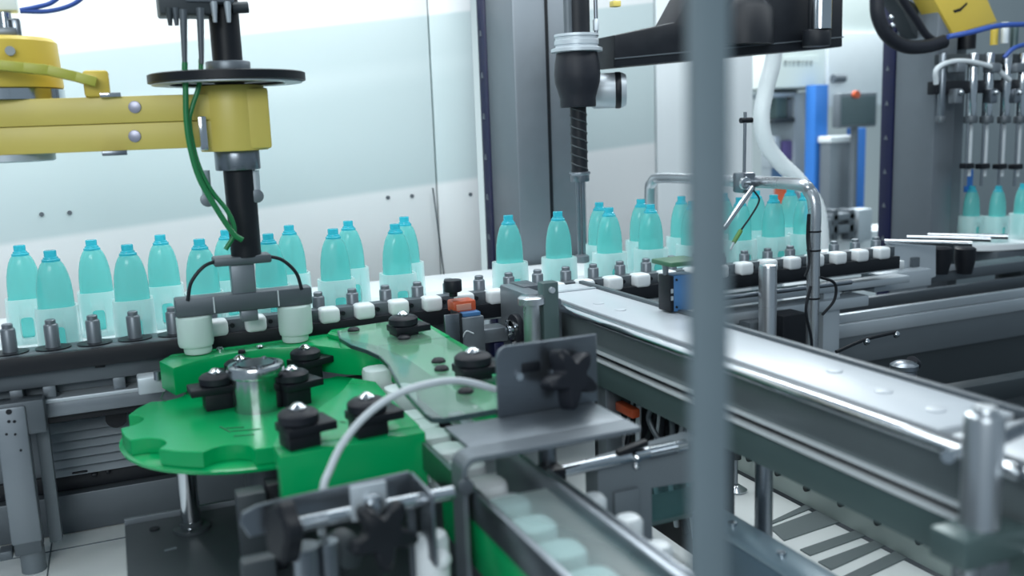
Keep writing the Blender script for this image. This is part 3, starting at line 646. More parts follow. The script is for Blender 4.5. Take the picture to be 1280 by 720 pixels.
# near clamp post at right
np_ = thing('clamp_post', 'stout steel clamp post with chamfered top at the near end of the white belt', 'post', (0.668, 0.55, 1.05))
px_, py_ = 0.668, 0.553
MB().lathe([(0.0165, 1.08), (0.0165, 1.238), (0.0150, 1.2425), (0.0105, 1.244), (0.0100, 1.248), (0.009, 1.2495)], (px_, py_, 0), 28).build('shaft', TUBE, np_)
MB().box((px_, py_, 1.128), (0.075, 0.040, 0.028), 0.003).build('clamp_block', GSTEEL, np_)
MB().box((px_ + .004, py_, 1.095), (0.034, 0.034, 0.034), 0.003).build('lower_block', GREY, np_)
MB().cyl((0.703, 0.600, 1.188), (0.652, 0.575, 1.2005), 0.006, seg=14).build('cross_pin', CHROME, np_)
MB().cyl((px_, py_, 1.214), (0.80, 0.585, 1.214), 0.0065, seg=14).build('cross_pin', STEEL, np_)

# support rods under the white conveyor
for i, (px, lab) in enumerate(((955, 'tall steel support rod under the white belt conveyor right of the blurred post'),)):
    p = at(px, 585, X=0.80)
    t = thing('support_rod', lab, 'rod', (0.80, p.y, 0.80))
    MB().cyl((0.80, p.y, 0.80), (0.80, p.y, 1.098), 0.0125, seg=18).build('rod', STEEL, t)
    MB().lathe([(0.021, 0.801), (0.021, 0.815), (0.0127, 0.817)], (0.80, p.y, 0), 20, cap=False).build('foot_collar', DARK, t)
p = at(920, 612, Z=0.803)
ft = thing('levelling_foot', 'small round chrome levelling foot with stem on the white bed', 'foot', (p.x, p.y, 0.80))
MB().lathe([(0.020, 0.8), (0.021, 0.804), (0.012, 0.810), (0.006, 0.814)], (p.x, p.y, 0), 22).build('pad', CHROME, ft)
MB().cyl((p.x, p.y, 0.812), (p.x, p.y, 0.90), 0.0035, seg=10).build('stem', STEEL, ft)
MB().cyl((p.x, p.y, 0.865), (p.x, p.y, 1.0), 0.010, seg=10).build('socket', DARK, ft)

# cable bundle below the conveyor
cbd = thing('cable_bundle', 'bundle of black cables with a red plug hanging below the belt conveyor', 'cables', (0.75, 1.32, 0.85))
for k in range(9):
    y = 1.155 + k * 0.025
    MB().tube([(0.775, y, 1.095), (0.772 + .01 * (k % 3), y, 1.03), (0.77, y + .012 * (k % 2), 0.95), (0.78, y, 0.86)], 0.005, 8).build('cable', BLACK if k % 2 else ALUL, cbd)
MB().tube([(0.752, 1.20, 1.08), (0.745, 1.23, 1.04), (0.755, 1.20, 1.0), (0.75, 1.17, 1.03), (0.76, 1.19, 1.07)], 0.0045, 8).build('looped_cable', ALUD, cbd)
p = at(783, 512, X=0.748); MB().bb(0.742, 0.758, p.y - .028, p.y + .028, p.z - .008, p.z + .008, 0.003).build('red_plug', RED, cbd)
MB().bb(0.79, 0.80, 1.08, 1.50, 0.82, 1.09, 0.002).build('backing_plate', BLACK, cbd)
stp = at(757, 520, X=0.735); MB().bb(0.725, 0.755, stp.y - .02, stp.y + .012, 0.85, 1.072, 0.002).build('side_plate', ALU, cbd)

# blue-faced sensor over the belt
bs = thing('blue_sensor', 'dark sensor box with a blue face standing on the white belt beside the blurred post', 'sensor', (0.80, 1.4, 1.19))
a = at(829, 366, Y=1.30); b = at(829, 413, Y=1.30)
x0 = a.x; MB().bb(x0, x0 + .008, 1.28, 1.315, 1.1925, 1.252, 0.001).build('body', BLACK, bs)
MB().bb(x0 + .008, x0 + .05, 1.281, 1.314, 1.1925, 1.252, 0.001).build('blue_face', SBLUE, bs)
for z in (1.20, 1.245): MB().cyl((x0 + .013, 1.281, z), (x0 + .013, 1.279, z), 0.002, seg=8).build('screw_head', BLACK, bs)
for z in (1.212, 1.224): MB().bb(x0 + .002, x0 + .006, 1.279, 1.2805, z, z + .007).build('mark', ALUL, bs)
MB().bb(x0 - .0, x0 + .006, 1.292, 1.302, 1.252, 1.272, 0.001).build('bracket', ALU, bs)
MB().bb(x0 - .004, x0 + .06, 1.27, 1.33, 1.268, 1.276, 0.002).build('green_plate', mat('dull_green_plastic', (0.05, 0.15, 0.08), .5), bs)

# red-topped sensor by the rail end
rs = thing('red_sensor', 'orange-red clamp with black knob and grey box sensor at the end of the chain rail', 'sensor', (0.52, 1.56, 1.15))
Yr = 1.60
p = at(566, 357, Y=Yr); MB().cyl((p.x, Yr, p.z - .011), (p.x, Yr, p.z + .011), 0.0165, seg=22, bev=.002).build('black_knob', RUBBER, rs)
MB().cyl((p.x, Yr, p.z - .02), (p.x, Yr, p.z - .011), 0.008, seg=12).build('knob_stem', BLACK, rs)
p = at(577, 381, Y=Yr); MB().bb(p.x - .022, p.x + .022, Yr - .018, Yr + .018, p.z - .011, p.z + .010, .003).build('red_block', RED, rs)
MB().bb(p.x - .017, p.x + .012, Yr - .020, Yr - .018, p.z - .007, p.z + .005, .001).build('red_label', mat('pale_red', (0.55, .25, .18), .5), rs)
a = at(551, 392, Y=1.57); b = at(575, 398, Y=1.57); c = at(565, 455, Y=1.57)
MB().bb(a.x, b.x - .008, 1.55, 1.556, 1.10, a.z, .001).build('side_plate', STEEL, rs)
MB().bb(b.x - .008, b.x - .003, 1.55, 1.60, 1.10, a.z, .001).build('dark_plate', BLACK, rs)
a = at(577, 398, Y=1.56); b = at(607, 440, Y=1.56)
MB().bb(a.x, b.x, 1.56, 1.60, b.z, a.z, .002).build('grey_box', ALU, rs)
MB().bb(a.x + .004, b.x - .004, 1.565, 1.595, a.z, a.z + .008, .002).build('box_lid', SBLUE, rs)
MB().bb(a.x + .006, a.x + .02, 1.563, 1.59, 1.11, b.z, .002).build('box_foot', BLACK, rs)
MB().cyl((p.x, Yr, p.z - .045), (p.x, Yr, p.z - .01), .012, seg=12).build('neck', BLACK, rs)
MB().tube([at(578, 422, Y=1.555), at(583, 414, Y=1.553), at(592, 417, Y=1.555)], .0015, 6).build('wire', CABLE, rs)
# dark slotted bracket between rail end and belt
eg = thing('end_bracket', 'navy and grey bracket stack under the right end of the white deck', 'bracket', (0.66, 1.68, 1.0))
MB().bb(0.635, 0.655, 1.60, 1.648, 0.95, 1.10, .002).build('navy_strip', NAVY, eg)
MB().bb(0.60, 0.664, 1.60, 1.648, 1.102, 1.128, .002).build('grey_plate', ALU, eg)

# ================================================================== tubes and rods beyond the belt
ut = thing('bent_tube', 'bent steel tube frame arching over the bottle chain right of the blurred post', 'tube', (1.34, 1.6, 0.9))
NY = 1.545
a = at(1018, 262, Y=NY); zt = at(960, 229, Y=1.66).z
far = at(812, 250, Y=2.10)
pA = Vector((a.x, NY, 0.80)); pB = Vector((a.x, NY, zt - 0.05)); pC = Vector((a.x - .003, NY + 0.012, zt - 0.016)); pD = Vector((a.x - .012, NY + 0.045, zt))
pE = Vector((far.x + 0.01, 2.05, zt)); pF = Vector((far.x, 2.088, zt - .014)); pG = Vector((far.x, 2.10, zt - .05)); pH = Vector((far.x, 2.10, 1.135))
MB().tube([pA, pB - Vector((0, 0, .1)), pB, pC, pD, pD.lerp(pE, .5), pE, pF, pG, pH], 0.0135, 16, 6).build('tube', TUBE, ut)
for z in (1.222, 1.262, 1.12): MB().lathe([(0.0138, -.002), (0.0148, -.0015), (0.0148, .0015), (0.0138, .002)], (pA.x, NY, z), 18, cap=False).build('cable_tie', BLACK, ut)
MB().tube([Vector((pA.x - .015, NY, zt - .06)), Vector((pA.x - .017, NY, 1.25)), Vector((pA.x - .02, NY - .01, 1.20)), Vector((pA.x - .03, NY - .01, 1.17))], .003, 8).build('cable', BLACK, ut)
MB().tube([Vector((pA.x - .02, NY - .016, 1.15)), Vector((pA.x - .035, NY - .02, 1.10)), Vector((pA.x - .02, NY - .02, 1.04)), Vector((pA.x - .015, NY - .02, 0.98))], .003, 8).build('cable', BLACK, ut)
MB().tube([Vector((pA.x + .01, NY - .012, 1.165)), Vector((pA.x + .04, NY - .02, 1.15)), Vector((pA.x + .04, NY - .02, 1.115)), Vector((pA.x + .012, NY - .016, 1.085))], .003, 8).build('cable', BLACK, ut)
# clamp with sensor on the tube
cl = thing('sensor_clamp', 'steel cross clamp with thin upright rod and angled sensor hanging on the bent tube', 'clamp', at(930, 228, Y=1.73))
p = at(930, 228, Y=1.72)
MB().box(p, (0.035, 0.04, 0.045), .005).build('clamp_body', STEEL, cl)
MB().cyl(p + Vector((-.016, -.02, 0)), p + Vector((-.016, -.03, 0)), .014, seg=18, bev=.002).build('clamp_screw', CHROME, cl)
u_ = at(932, 140, Y=1.72); MB().cyl(p, (p.x + .002, 1.72, u_.z), .0035, seg=10).build('upright_rod', STEEL, cl)
MB().cyl((p.x + .002 - .012, 1.72, u_.z - .018), (p.x + .02, 1.72, u_.z - .018), .006, seg=10).build('rod_clamp', BLACK, cl)
q = at(905, 285, Y=1.66); MB().cyl(p + Vector((0, -.03, -.01)), q, .006, seg=12).build('sensor_arm', CHROME, cl)
MB().tube([at(942, 238, Y=1.69), at(949, 250, Y=1.68), at(940, 268, Y=1.67), at(926, 288, Y=1.66)], .0022, 8).build('cable', BLACK, cl)
MB().cyl(at(926, 288, Y=1.66), at(917, 303, Y=1.655), .005, seg=10).build('green_plug', mat('olive_plug', (.12, .26, .06), .4), cl)
MB().cyl(at(917, 303, Y=1.655), at(913, 312, Y=1.653), .0025, seg=8).build('plug_pin', CABLE, cl)
# vertical rod standing in front of the chain
vr = thing('vertical_rod', 'thick vertical steel rod with rounded top in front of the chain at right', 'rod', (0, 0, 0))
p = at(960, 330, Y=1.58); vr.location = (p.x, 1.58, .8); OFF[vr.name] = Vector((p.x, 1.58, .8))
MB().lathe([(.019, .80), (.019, p.z - .008), (.0175, p.z - .002), (.011, p.z), (.004, p.z + .0005)], (p.x, 1.58, 0), 22).build('shaft', TUBE, vr)
MB().bb(p.x - .03, p.x + .035, 1.60, 1.64, .80, 1.07, .003).build('mount_plate', ALUD, vr)
a = at(905, 360, Y=1.60); b = at(1040, 340, Y=1.62)
hr = MB().cyl((a.x - .15, 1.615, 1.128), (b.x + .05, 1.615, 1.128), .0055, seg=12).build('horizontal_rod', STEEL)
tag(hr, 'thin horizontal steel rod passing behind the vertical rod below the chain', 'rod')
mo = thing('small_motor', 'dark motor block standing beyond the belt between rod and bent tube', 'motor', (1.33, 1.62, .9))
a = at(985, 395, Y=1.62)
MB().bb(a.x - .03, a.x + .04, 1.60, 1.66, .85, 1.075, .004).build('housing', BLACK, mo)
# pneumatic elbow beyond the belt
pn = at(1130, 462, Y=1.35)
pe = thing('pneumatic_valve', 'round grey valve with black hose just behind the white belt at right', 'valve', (pn.x, 1.35, 1.0))
MB().lathe([(.024, .66), (.024, pn.z + .0), (.027, pn.z + .002), (.027, pn.z + .010), (.018, pn.z + .016), (.006, pn.z + .018)], (pn.x, 1.35, 0), 22).build('valve_body', STEEL, pe)
MB().tube([(pn.x + .03, 1.36, pn.z + .01), (pn.x + .05, 1.37, pn.z), (pn.x + .05, 1.38, 1.0)], .012, 12).build('hose', RUBBER, pe)
MB().tube([at(1045, 440, Y=1.5), at(1080, 425, Y=1.5), at(1120, 415, Y=1.5)], .004, 8).build('wire', BLACK, pe)
for px, py in ((1083, 427), (1120, 418)): MB().ball(at(px, py, Y=1.5), .008).build('fitting', CHROME, pe)

# ================================================================== right beams
be = thing('beam_conveyor', 'dark grey beam conveyor running to the right edge behind the white belt', 'conveyor', (2.3, 2.05, .7))
MB().bb(1.55, 3.4, 2.0, 2.015, .925, .950, .002).build('rail_front', ALUL, be)
MB().bb(1.55, 3.4, 2.015, 2.09, .915, .930, .002).build('rail_groove', BLACK, be)
MB().bb(1.55, 3.4, 2.09, 2.11, .925, .965, .002).build('rail_rear', ALUD, be)
MB().bb(1.55, 3.4, 1.99, 2.09, .885, .923, .002).build('beam_face', ALUL, be)
MB().bb(1.55, 3.4, 2.005, 2.09, .80, .885, .002).build('lower_face', GREYM, be)
MB().bb(1.55, 3.4, 2.02, 2.10, 0, .80, .002).build('plinth', DARK, be)
pit = thing('lower_frame', 'dark machine frame in the shadow between white belt and beam conveyor', 'frame', (1.9, 1.5, 0))
MB().bb(1.25, 3.4, .9, 1.96, .60, .66, .003).build('frame_deck', DARK, pit)
MB().bar((1.5, 1.66, .80), (3.3, 1.60, .80), .05, .05, .003).build('frame_beam', DARK, pit)
MB().bar((1.7, 1.30, .84), (3.3, 1.05, .84), .02, .02, .003).build('frame_beam', ALUD, pit)

# transfer plates beside the far table
tp = thing('transfer_bracket', 'bent steel transfer plates with rods at the end of the chain', 'bracket', (2.1, 1.95, 1.0))
for i, (px, py) in enumerate(((1106, 302), (1134, 297), (1160, 294))):
    y = 1.86 + i * .08; p = at(px, py, Y=y)
    MB().cyl(p, p + Vector((.13, -.16, 0)), .0075, seg=12).build('rod', CHROME, tp)
MB().prism([(1.845, 1.166), (2.02, 1.16), (2.025, 1.06), (1.98, 1.05), (1.90, 1.10), (1.86, 1.14)], 1.85, 1.856, 'y', bev=.001, seg=1).build('upper_plate', ALUL, tp)
MB().bb(1.76, 1.955, 1.80, 1.848, 1.050, 1.094, .002).build('lower_plate', ALUL, tp)
MB().bb(1.66, 1.80, 1.80, 1.83, 1.06, 1.085, .002).build('mount_arm', GREY, tp)
MB().bb(1.93, 1.955, 1.84, 1.87, 1.07, 1.12, 0.002).build('joint_strip', ALUD, tp)
for px in (1180, 1210):
    p = at(px, 320, Y=1.86); MB().lathe([(.02, -.05), (.028, -.01), (.028, .02), (.022, .024)], (p.x, 1.87, p.z), 18).build('roller', BLACK, tp)
MB().bb(2.06, 2.5, 1.90, 1.98, 1.03, 1.06, .003).build('rail_block', ALUD, tp)

# far table with cups and bottles
ta = at(1245, 300, Y=2.22)
tb = thing('far_table', 'white rounded plate carrying cups with teal bottles at the right edge', 'table', (ta.x, 2.22, .6))
MB().lathe([(.285, -.022, .10), (.29, -.02, .105), (.29, -.002, .105), (.285, 0, .10)], (ta.x + .14, 2.22, ta.z), 48, power=2.6).build('top_plate', WHITE, tb)
MB().bb(ta.x - .10, ta.x + .38, 2.13, 2.29, ta.z - .08, ta.z - .023, .003).build('under_frame', ALUD, tb)
MB().bb(ta.x + .05, ta.x + .13, 2.16, 2.26, 0, ta.z - .08, .003).build('pillar', DARK, tb)
ck = [o for o in bpy.data.objects if o.name == 'bottle_cup'][0]; bt = [o for o in bpy.data.objects if o.name == 'squeeze_bottle'][0]
for i, (px, py, Y, nm) in enumerate(((1213, 290, 2.25, 'leftmost'), (1245, 297, 2.19, 'second from the left'), (1276, 294, 2.20, 'at the very right edge'))):
    p = at(px, py, Y=Y); l1 = Vector((p.x, Y, ta.z + .001))
    c_ = dup(ck, l1, 'milky cup on the far right plate, %s' % nm); c_['group'] = 'cups on the far right plate'
    b_ = dup(bt, l1 + Vector((0, 0, .0105)), 'small distant teal bottle on the far right plate, %s' % nm); b_['group'] = 'bottles on the far right plate'

# filling heads above the far table
fh = thing('filling_head_rack', 'rack of steel filling tubes, clamps and hoses above the far right bottles', 'filling rack', (ta.x, 2.22, 1.4))
zr = at(1230, 92, Y=2.22).z
a = at(1165, 110, Y=2.22)
MB().bb(a.x, a.x + .46, 2.20, 2.24, a.z - .02, a.z + .02, .003).build('clamp_bar', BLACK, fh)
MB().bb(a.x + .02, a.x + .46, 2.205, 2.235, zr + .03, zr + .06, .003).build('clamp_bar', DARK, fh)
for i, px in enumerate((1178, 1216, 1236, 1258, 1278)):
    p = at(px, 90, Y=2.20); t_ = at(px, 66, Y=2.20); b0 = at(px - 2, 150, Y=2.20); b1 = at(px - 3, 232, Y=2.20)
    r_ = .0155 if i else .011
    v = MB().cyl((p.x, 2.20, b0.z), (p.x, 2.20, t_.z), r_, seg=16, bev=.003).build('valve_barrel', CHROME if i else STEEL, fh)
    MB().cyl((p.x, 2.20, b0.z - .01), (p.x, 2.20, b0.z + .012), r_ * 1.35, seg=16, bev=.002).build('collar', ALUD, v)
    if i:
        MB().cyl((p.x - .01, 2.20, b1.z), (p.x - .01, 2.20, b0.z), .0045, seg=10).build('nozzle', STEEL, v)
        MB().cyl((p.x + .012, 2.21, b1.z + .03), (p.x + .012, 2.21, b0.z), .008, seg=10).build('nozzle', CABLE, v)
        MB().bb(p.x - .02, p.x + .016, 2.19, 2.22, b1.z + .055, b1.z + .072, .003).build('nozzle_clip', BLACK, v)
for i, px in enumerate((1196, 1240, 1270)):
    p = at(px, 120, Y=2.18); MB().box((p.x, 2.185, p.z), (.03, .03, .045), .004).build('valve_block', STEEL if i else ALU, fh)
    MB().ball((p.x, 2.165, p.z + .01), .009).build('cap_nut', CHROME, fh)
    p = at(px, 85, Y=2.19); MB().box((p.x, 2.19, p.z), (.04, .04, .03), .006).build('hose_block', ALU, fh)
p = at(1213, 225, Y=2.26); MB().bb(p.x - .013, p.x + .013, 2.26, 2.275, p.z - .04, p.z + .035, .002).build('blue_strip', BLUE, fh)
MB().tube([at(1170, 105, Y=2.19), at(1172, 85, Y=2.18), at(1200, 76, Y=2.18), at(1240, 84, Y=2.18), at(1262, 100, Y=2.18)], .008, 10).build('grey_hose', CABLE, fh)
MB().tube([at(1185, 46, Y=2.16), at(1215, 40, Y=2.14), at(1250, 32, Y=2.13), at(1295, 30, Y=2.13)], .008, 10).build('blue_hose', CBLUE, fh)
MB().tube([at(1255, 72, Y=2.16), at(1268, 60, Y=2.15), at(1295, 52, Y=2.15)], .007, 10).build('blue_hose', CBLUE, fh)
for px, py, m in ((1243, 42, YELLOWB), (1256, 40, HOSE), (1268, 45, GSTEEL)):
    p = at(px, py, Y=2.20); MB().cyl((p.x, 2.20, p.z - .035), (p.x, 2.20, p.z + .03), .012, seg=12).build('fitting', m, fh)
# background panel behind filling heads
MBp = MB().bb(3.10, 4.9, 3.0, 3.03, .3, 2.8, .002).build('wall_right', mat('grey_wall_panel', (.30, .35, .37), .4, 0, .04, 3)); struct(MBp)

# yellow robot at upper right with cable loop
yr = thing('far_yellow_robot', 'tilted yellow robot head with a dark check mark at the upper right corner', 'robot', at(1205, 15, Y=2.3))
Yy = 2.26
pts = [at(px, py, Y=Yy) for px, py in ((1150, -30), (1168, 0), (1192, 43), (1247, 27), (1222, -30))]
MB().prism([(p.x, p.z) for p in pts], Yy, Yy + .08, 'y', bev=.004).build('head_plate', YELLOWB, yr)
pts = [at(px, py, Y=Yy - .003) for px, py in ((1192, 13), (1201, 10), (1209, 3), (1210, 5), (1201, 14), (1194, 16))]
MB().prism([(p.x, p.z) for p in pts], Yy - .002, Yy, 'y').build('check_mark', BLACK, yr)
pts = [at(px, py, Y=Yy + .02) for px, py in ((1120, -30), (1168, 2), (1196, 50), (1190, 56), (1166, 44), (1150, 10))]
MB().prism([(p.x, p.z) for p in pts], Yy + .09, Yy + .15, 'y', bev=.004).build('arm', DARK, yr)
p = at(1222, 36, Y=Yy); MB().lathe([(.028, -.03), (.028, .015), (.020, .02)], (p.x, Yy + .04, p.z - .03), 22).build('wrist', BLACK, yr)
lp = thing('cable_loop', 'thick black hose loop hanging beside the far yellow robot', 'hose', at(1130, 40, Y=2.26))
MB().tube([at(px, py, Y=2.22) for px, py in ((1097, -30), (1096, 0), (1098, 22), (1110, 45), (1132, 58), (1158, 58), (1180, 52))], .021, 14).build('outer_hose', RUBBER, lp)
MB().tube([at(px, py, Y=2.25) for px, py in ((1112, -30), (1130, 2), (1146, 26), (1160, 46), (1178, 56))], .012, 12).build('inner_hose', RUBBER, lp)
for px, py in ((1114, 22), (1116, 32)): MB().ball(at(px, py, Y=2.2), .008).build('fitting', CHROME, lp)

# ================================================================== black robot
br = thing('black_robot', 'black scara robot arm with vertical spline shaft and rubber bellows', 'robot', at(722, 100, Y=1.93))
YR = 1.93
def zz(py, px=722): return at(px, py, Y=YR).z
cx = at(722, 110, Y=YR).x
MB().lathe([(.040, zz(134)), (.041, zz(132)), (.0405, zz(123)), (.045, zz(114)), (.051, zz(103)), (.0525, zz(93)), (.0505, zz(80)), (.046, zz(66)), (.042, zz(60))], (cx, YR, 0), 30).build('bellows', RUBBER, br)
rg_ = MB().lathe([(.045, zz(66)), (.058, zz(65)), (.058, zz(61)), (.048, zz(59)), (.048, zz(57)), (.050, zz(56)), (.050, zz(51)), (.048, zz(50)), (.048, zz(47)), (.0505, zz(46)), (.050, zz(43)), (.03, zz(42))], (cx, YR, 0), 32).build('grey_ring', ALUL, br)
MB().cyl((cx + .003, YR, zz(44)), (cx + .003, YR, zz(-40)), .0285, seg=26).build('upper_sleeve', BLACK, br)
MB().cyl((cx - .026, YR - .012, zz(44)), (cx - .026, YR - .012, zz(-40)), .010, seg=14).build('sleeve_rod', ALUD, br)
sp_ = MB().cyl((cx, YR, zz(217)), (cx, YR, zz(132)), .0185, seg=24).build('spline_shaft', BLACK, br)
hx = MB(); zt_, zb_ = zz(134), zz(215)
for s0 in (0, PI):
    hx.tube([(cx + .0185 * math.cos(s0 + k * .55), YR + .0185 * math.sin(s0 + k * .55), zt_ + (zb_ - zt_) * k / 40) for k in range(41)], 0.0018, 6, 2)
hx.build('spiral_groove', DARK, sp_)
MB().lathe([(.021, zz(227)), (.022, zz(225)), (.022, zz(219)), (.025, zz(217)), (.024, zz(215)), (.018, zz(214))], (cx, YR, 0), 22).build('collar', STEEL, br)
for dx in (-.006, .006): MB().cyl((cx + dx, YR, 1.20), (cx + dx, YR, zz(225)), .0045, seg=12).build('gripper_rod', STEEL, br)
MB().lathe([(.012, 1.182), (.018, 1.184), (.018, 1.198), (.010, 1.202)], (cx, YR, 0), 16).build('gripper_tip', ALU, br)
a0, a1 = at(758, 46, Y=YR + .03), at(1040, 12, Y=YR + .03); b0, b1 = at(758, 86, Y=YR + .03), at(1040, 60, Y=YR + .03)
MB().prism([(a0.x, a0.z), (a0.x + .16, a0.z + .03), (a0.x + .22, a0.z + .12), (a1.x, a1.z + .12), (b1.x, b1.z), (b0.x, b0.z)], YR - .01, YR + .08, 'y', bev=.006).build('arm', BLACK, br)
MB().prism([(b0.x, b0.z + .018), (b1.x, b1.z + .022), (b1.x, b1.z + .025), (b0.x, b0.z + .021)], YR - .012, YR - .0095, 'y').build('arm_seam', ALUD, br)
e0 = at(764, 113, Y=YR + .05); MB().lathe([(.038, -.05), (.041, -.045), (.041, .02), (.036, .03), (.015, .032)], (e0.x + .005, YR + .05, e0.z), 28, axis=(1, -.5, 0)).build('motor_can', ALUL, br)
MB().lathe([(.041, .004), (.0425, .006), (.0425, .016), (.041, .018)], (e0.x + .005, YR + .05, e0.z), 28, axis=(1, -.5, 0), cap=False).build('motor_band', BLACK, br)
e1 = at(1004, 20, Y=YR); z1 = at(1016, 40, Y=YR).z
MB().cyl((e1.x, YR - .06, z1), (e1.x, YR - .06, z1 + .20), .028, seg=26).build('joint_cylinder', CHROME, br)
MB().cyl((e1.x, YR - .05, z1 - .04), (e1.x, YR - .05, z1), .034, seg=26, bev=.004).build('joint_base', BLACK, br)
MB().lathe([(.03, -.01), (.055, 0), (.062, .02), (.062, .14), (.05, .16)], (e1.x + .035, YR + .05, z1 - .01), 26).build('joint_housing', BLACK, br)
b2 = at(930, 30, Y=YR); MB().lathe([(.07, -.06), (.07, .02), (.05, .05), (.02, .07)], (b2.x, YR - .0, b2.z + .01), 26).build('joint_dome', BLACK, br)
b3 = at(745, 30, Y=YR - .02)
MB().cyl((b3.x, YR - .02, b3.z - .02), (b3.x, YR - .02, b3.z + .07), .0045, seg=10).build('hose_fitting', STEEL, br)
MB().lathe([(.007, -.014), (.007, .008), (.004, .012)], (b3.x, YR - .02, b3.z - .0), 12).build('fitting_nut', ALUL, br)
b4 = at(769, 5, Y=YR); MB().box((b4.x, YR, b4.z), (.02, .02, .013), .002).build('brass_block', YELLOW, br)
b5 = at(775, -4, Y=YR + .1); 

# ================================================================== yellow scara, left
ys = thing('yellow_robot', 'yellow scara robot arm with black shaft and gripper above the green star wheel', 'robot', (0.19, 1.6, 1.2))
YS = 1.60
cx = at(286, 130, Y=YS).x + .004
def zy(py): return at(286, py, Y=YS).z
MB().lathe([(.040, zy(189)), (.0525, zy(188.5)), (.0535, zy(186)), (.0535, zy(112)), (.052, zy(108))], (cx, YS, 0), 36).build('quill_housing', YELLOW, ys)
A0 = at(258, 118, Y=YS - .02); A1 = at(258, 184, Y=YS - .02)
zta, zba = A0.z, A1.z
dirA = Vector((-0.97, 0.22, 0)).normalized()
st = Vector((cx - .01, YS - .0, (zta + zba) / 2)); en = st + dirA * .62
zm = (zta + zba) / 2
MB().bar((st.x, st.y, (zta + zm) / 2 + .0005), (en.x, en.y, (zta + zm) / 2 + .0005), .085, zta - zm - .0006, .0015).build('arm_upper_shell', YELLOW, ys)
MB().bar((st.x, st.y, (zba + zm) / 2), (en.x, en.y, (zba + zm) / 2), .085, zm - zba, .0015).build('arm_lower_shell', YELLOW, ys)
MB().bb(cx + .0, cx + .052, YS - .05, YS + .04, zy(187), zy(112), .004).build('end_block', YELLOW, ys)
nrm = Vector((-dirA.y, dirA.x, 0)); nrm = nrm if nrm.y < 0 else -nrm
for py, in ((134,), (170,)):
    p = at(177, py, Y=1.60); 
    q = st + dirA * ((cx - .01 - p.x) / .97); f_ = Vector((q.x, q.y, p.z)) + nrm * .0425
    MB().cyl(f_ - nrm * .002, f_ + nrm * .003, .0095, seg=16, bev=.001).build('arm_bolt', mat('violet_grey_bolt', (.32, .32, .40), .35, .5), ys)
MB().bb(cx - .058, cx - .046, YS - .052, YS - .040, zy(186), zy(145), .002).build('chrome_edge', CHROME, ys)
dz = zy(98)
MB().lathe([(.118, dz - .007), (.1225, dz - .006), (.1225, dz + .006), (.119, dz + .0075), (.04, dz + .0075), (.04, dz - .005), (.085, dz - .005), (.085, dz - .007)], (cx - .002, YS, 0), 56, cap=False).build('stop_disc', BLACK, ys)
MB().lathe([(.117, -.0075), (.117, -.0095), (.090, -.0095), (.090, -.0075)], (cx - .002, YS, dz), 48, cap=False).build('disc_rim', ALUL, ys)
MB().cyl((cx, YS, zy(91)), (cx, YS, zy(77)), .035, seg=28, bev=.002).build('upper_collar', ALU, ys)
MB().cyl((cx, YS, zy(112)), (cx, YS, zy(-40)), .0235, seg=26).build('upper_shaft', BLACK, ys)
MB().cyl((cx + .002, YS, zy(213)), (cx + .002, YS, zy(186)), .036, seg=28, bev=.002).build('lower_collar', STEEL, ys)
MB().cyl((cx + .003, YS, zy(322)), (cx + .003, YS, zy(205)), .0245, .0255, seg=26).build('lower_shaft', BLACK, ys)
for px, p0, p1 in ((258, 213, 250), (320, 213, 245)):
    a = at(px - 2, p0, Y=YS - .01); b = at(px, p1, Y=YS - .01)
    g_ = MB().cyl((a.x, YS - .01, a.z), (a.x, YS - .01, b.z), .0075, seg=12).build('stop_rod', ALUL, ys)
    MB().cyl((a.x, YS - .018, b.z), (a.x, YS - .002, b.z), .011, seg=16, bev=.001).build('rod_eye', ALU, g_)
# gripper
pg = at(302, 324, Y=YS); gx = pg.x
MB().bb(gx - .046, gx + .046, YS - .022, YS + .022, pg.z - .007, pg.z + .007, .003).build('mount_plate', ALUD, ys)
pb = at(302, 376, Y=YS); zbar = pb.z
MB().bb(gx - .020, gx + .018, YS - .014, YS + .014, zbar, pg.z - .006, .002).build('stem', ALU, ys)
MB().bb(gx - .112, gx + .109, YS - .018, YS + .018, zbar - .015, zbar + .015, .003).build('gripper_bar', ALUD, ys)
MB().bb(gx - .010, gx + .018, YS - .012, YS + .012, zbar - .034, zbar - .015, .002).build('stem_foot', ALU, ys)
for sx in (-1, 1):
    xx = gx + sx * .082 - .002
    MB().lathe([(.027, zbar - .066), (.0285, zbar - .060), (.0285, zbar - .018), (.026, zbar - .0155)], (xx, YS, 0), 26).build('gripper_pad', PAD, ys)
    MB().lathe([(.021, 1.1515), (.0225, 1.156), (.0225, zbar - .066)], (xx + sx * -.002, YS, 0), 22).build('suction_tip', PAD, ys)
    MB().tube([(gx + sx * .035, YS - .016, pg.z + .004), (gx + sx * .062, YS - .02, pg.z - .004), (gx + sx * .084, YS - .02, pg.z - .028), (gx + sx * .092, YS - .018, zbar + .012)], .0030, 8).build('vacuum_hose', RUBBER, ys)
    MB().cyl((gx + sx * .052, YS - .019, zbar - .012), (gx + sx * .052, YS - .019, zbar + .014), .0013, seg=6).build('gauge_mark', CABLE, ys)
# green air hoses hanging on the front of the arm
MB().tube([at(px, py, Y=1.535) for px, py in ((231, 78), (231, 88), (232, 110), (233, 150), (238, 185), (248, 220), (264, 250), (290, 290), (303, 300))], .0045, 10).build('green_hose', CGREEN, ys)
MB().tube([at(px, py, Y=1.54) for px, py in ((251, 74), (251, 86), (248, 110), (240, 135), (237, 155), (246, 200), (262, 235), (285, 265), (293, 290), (282, 312))], .0038, 10).build('green_hose', CGREEN, ys)
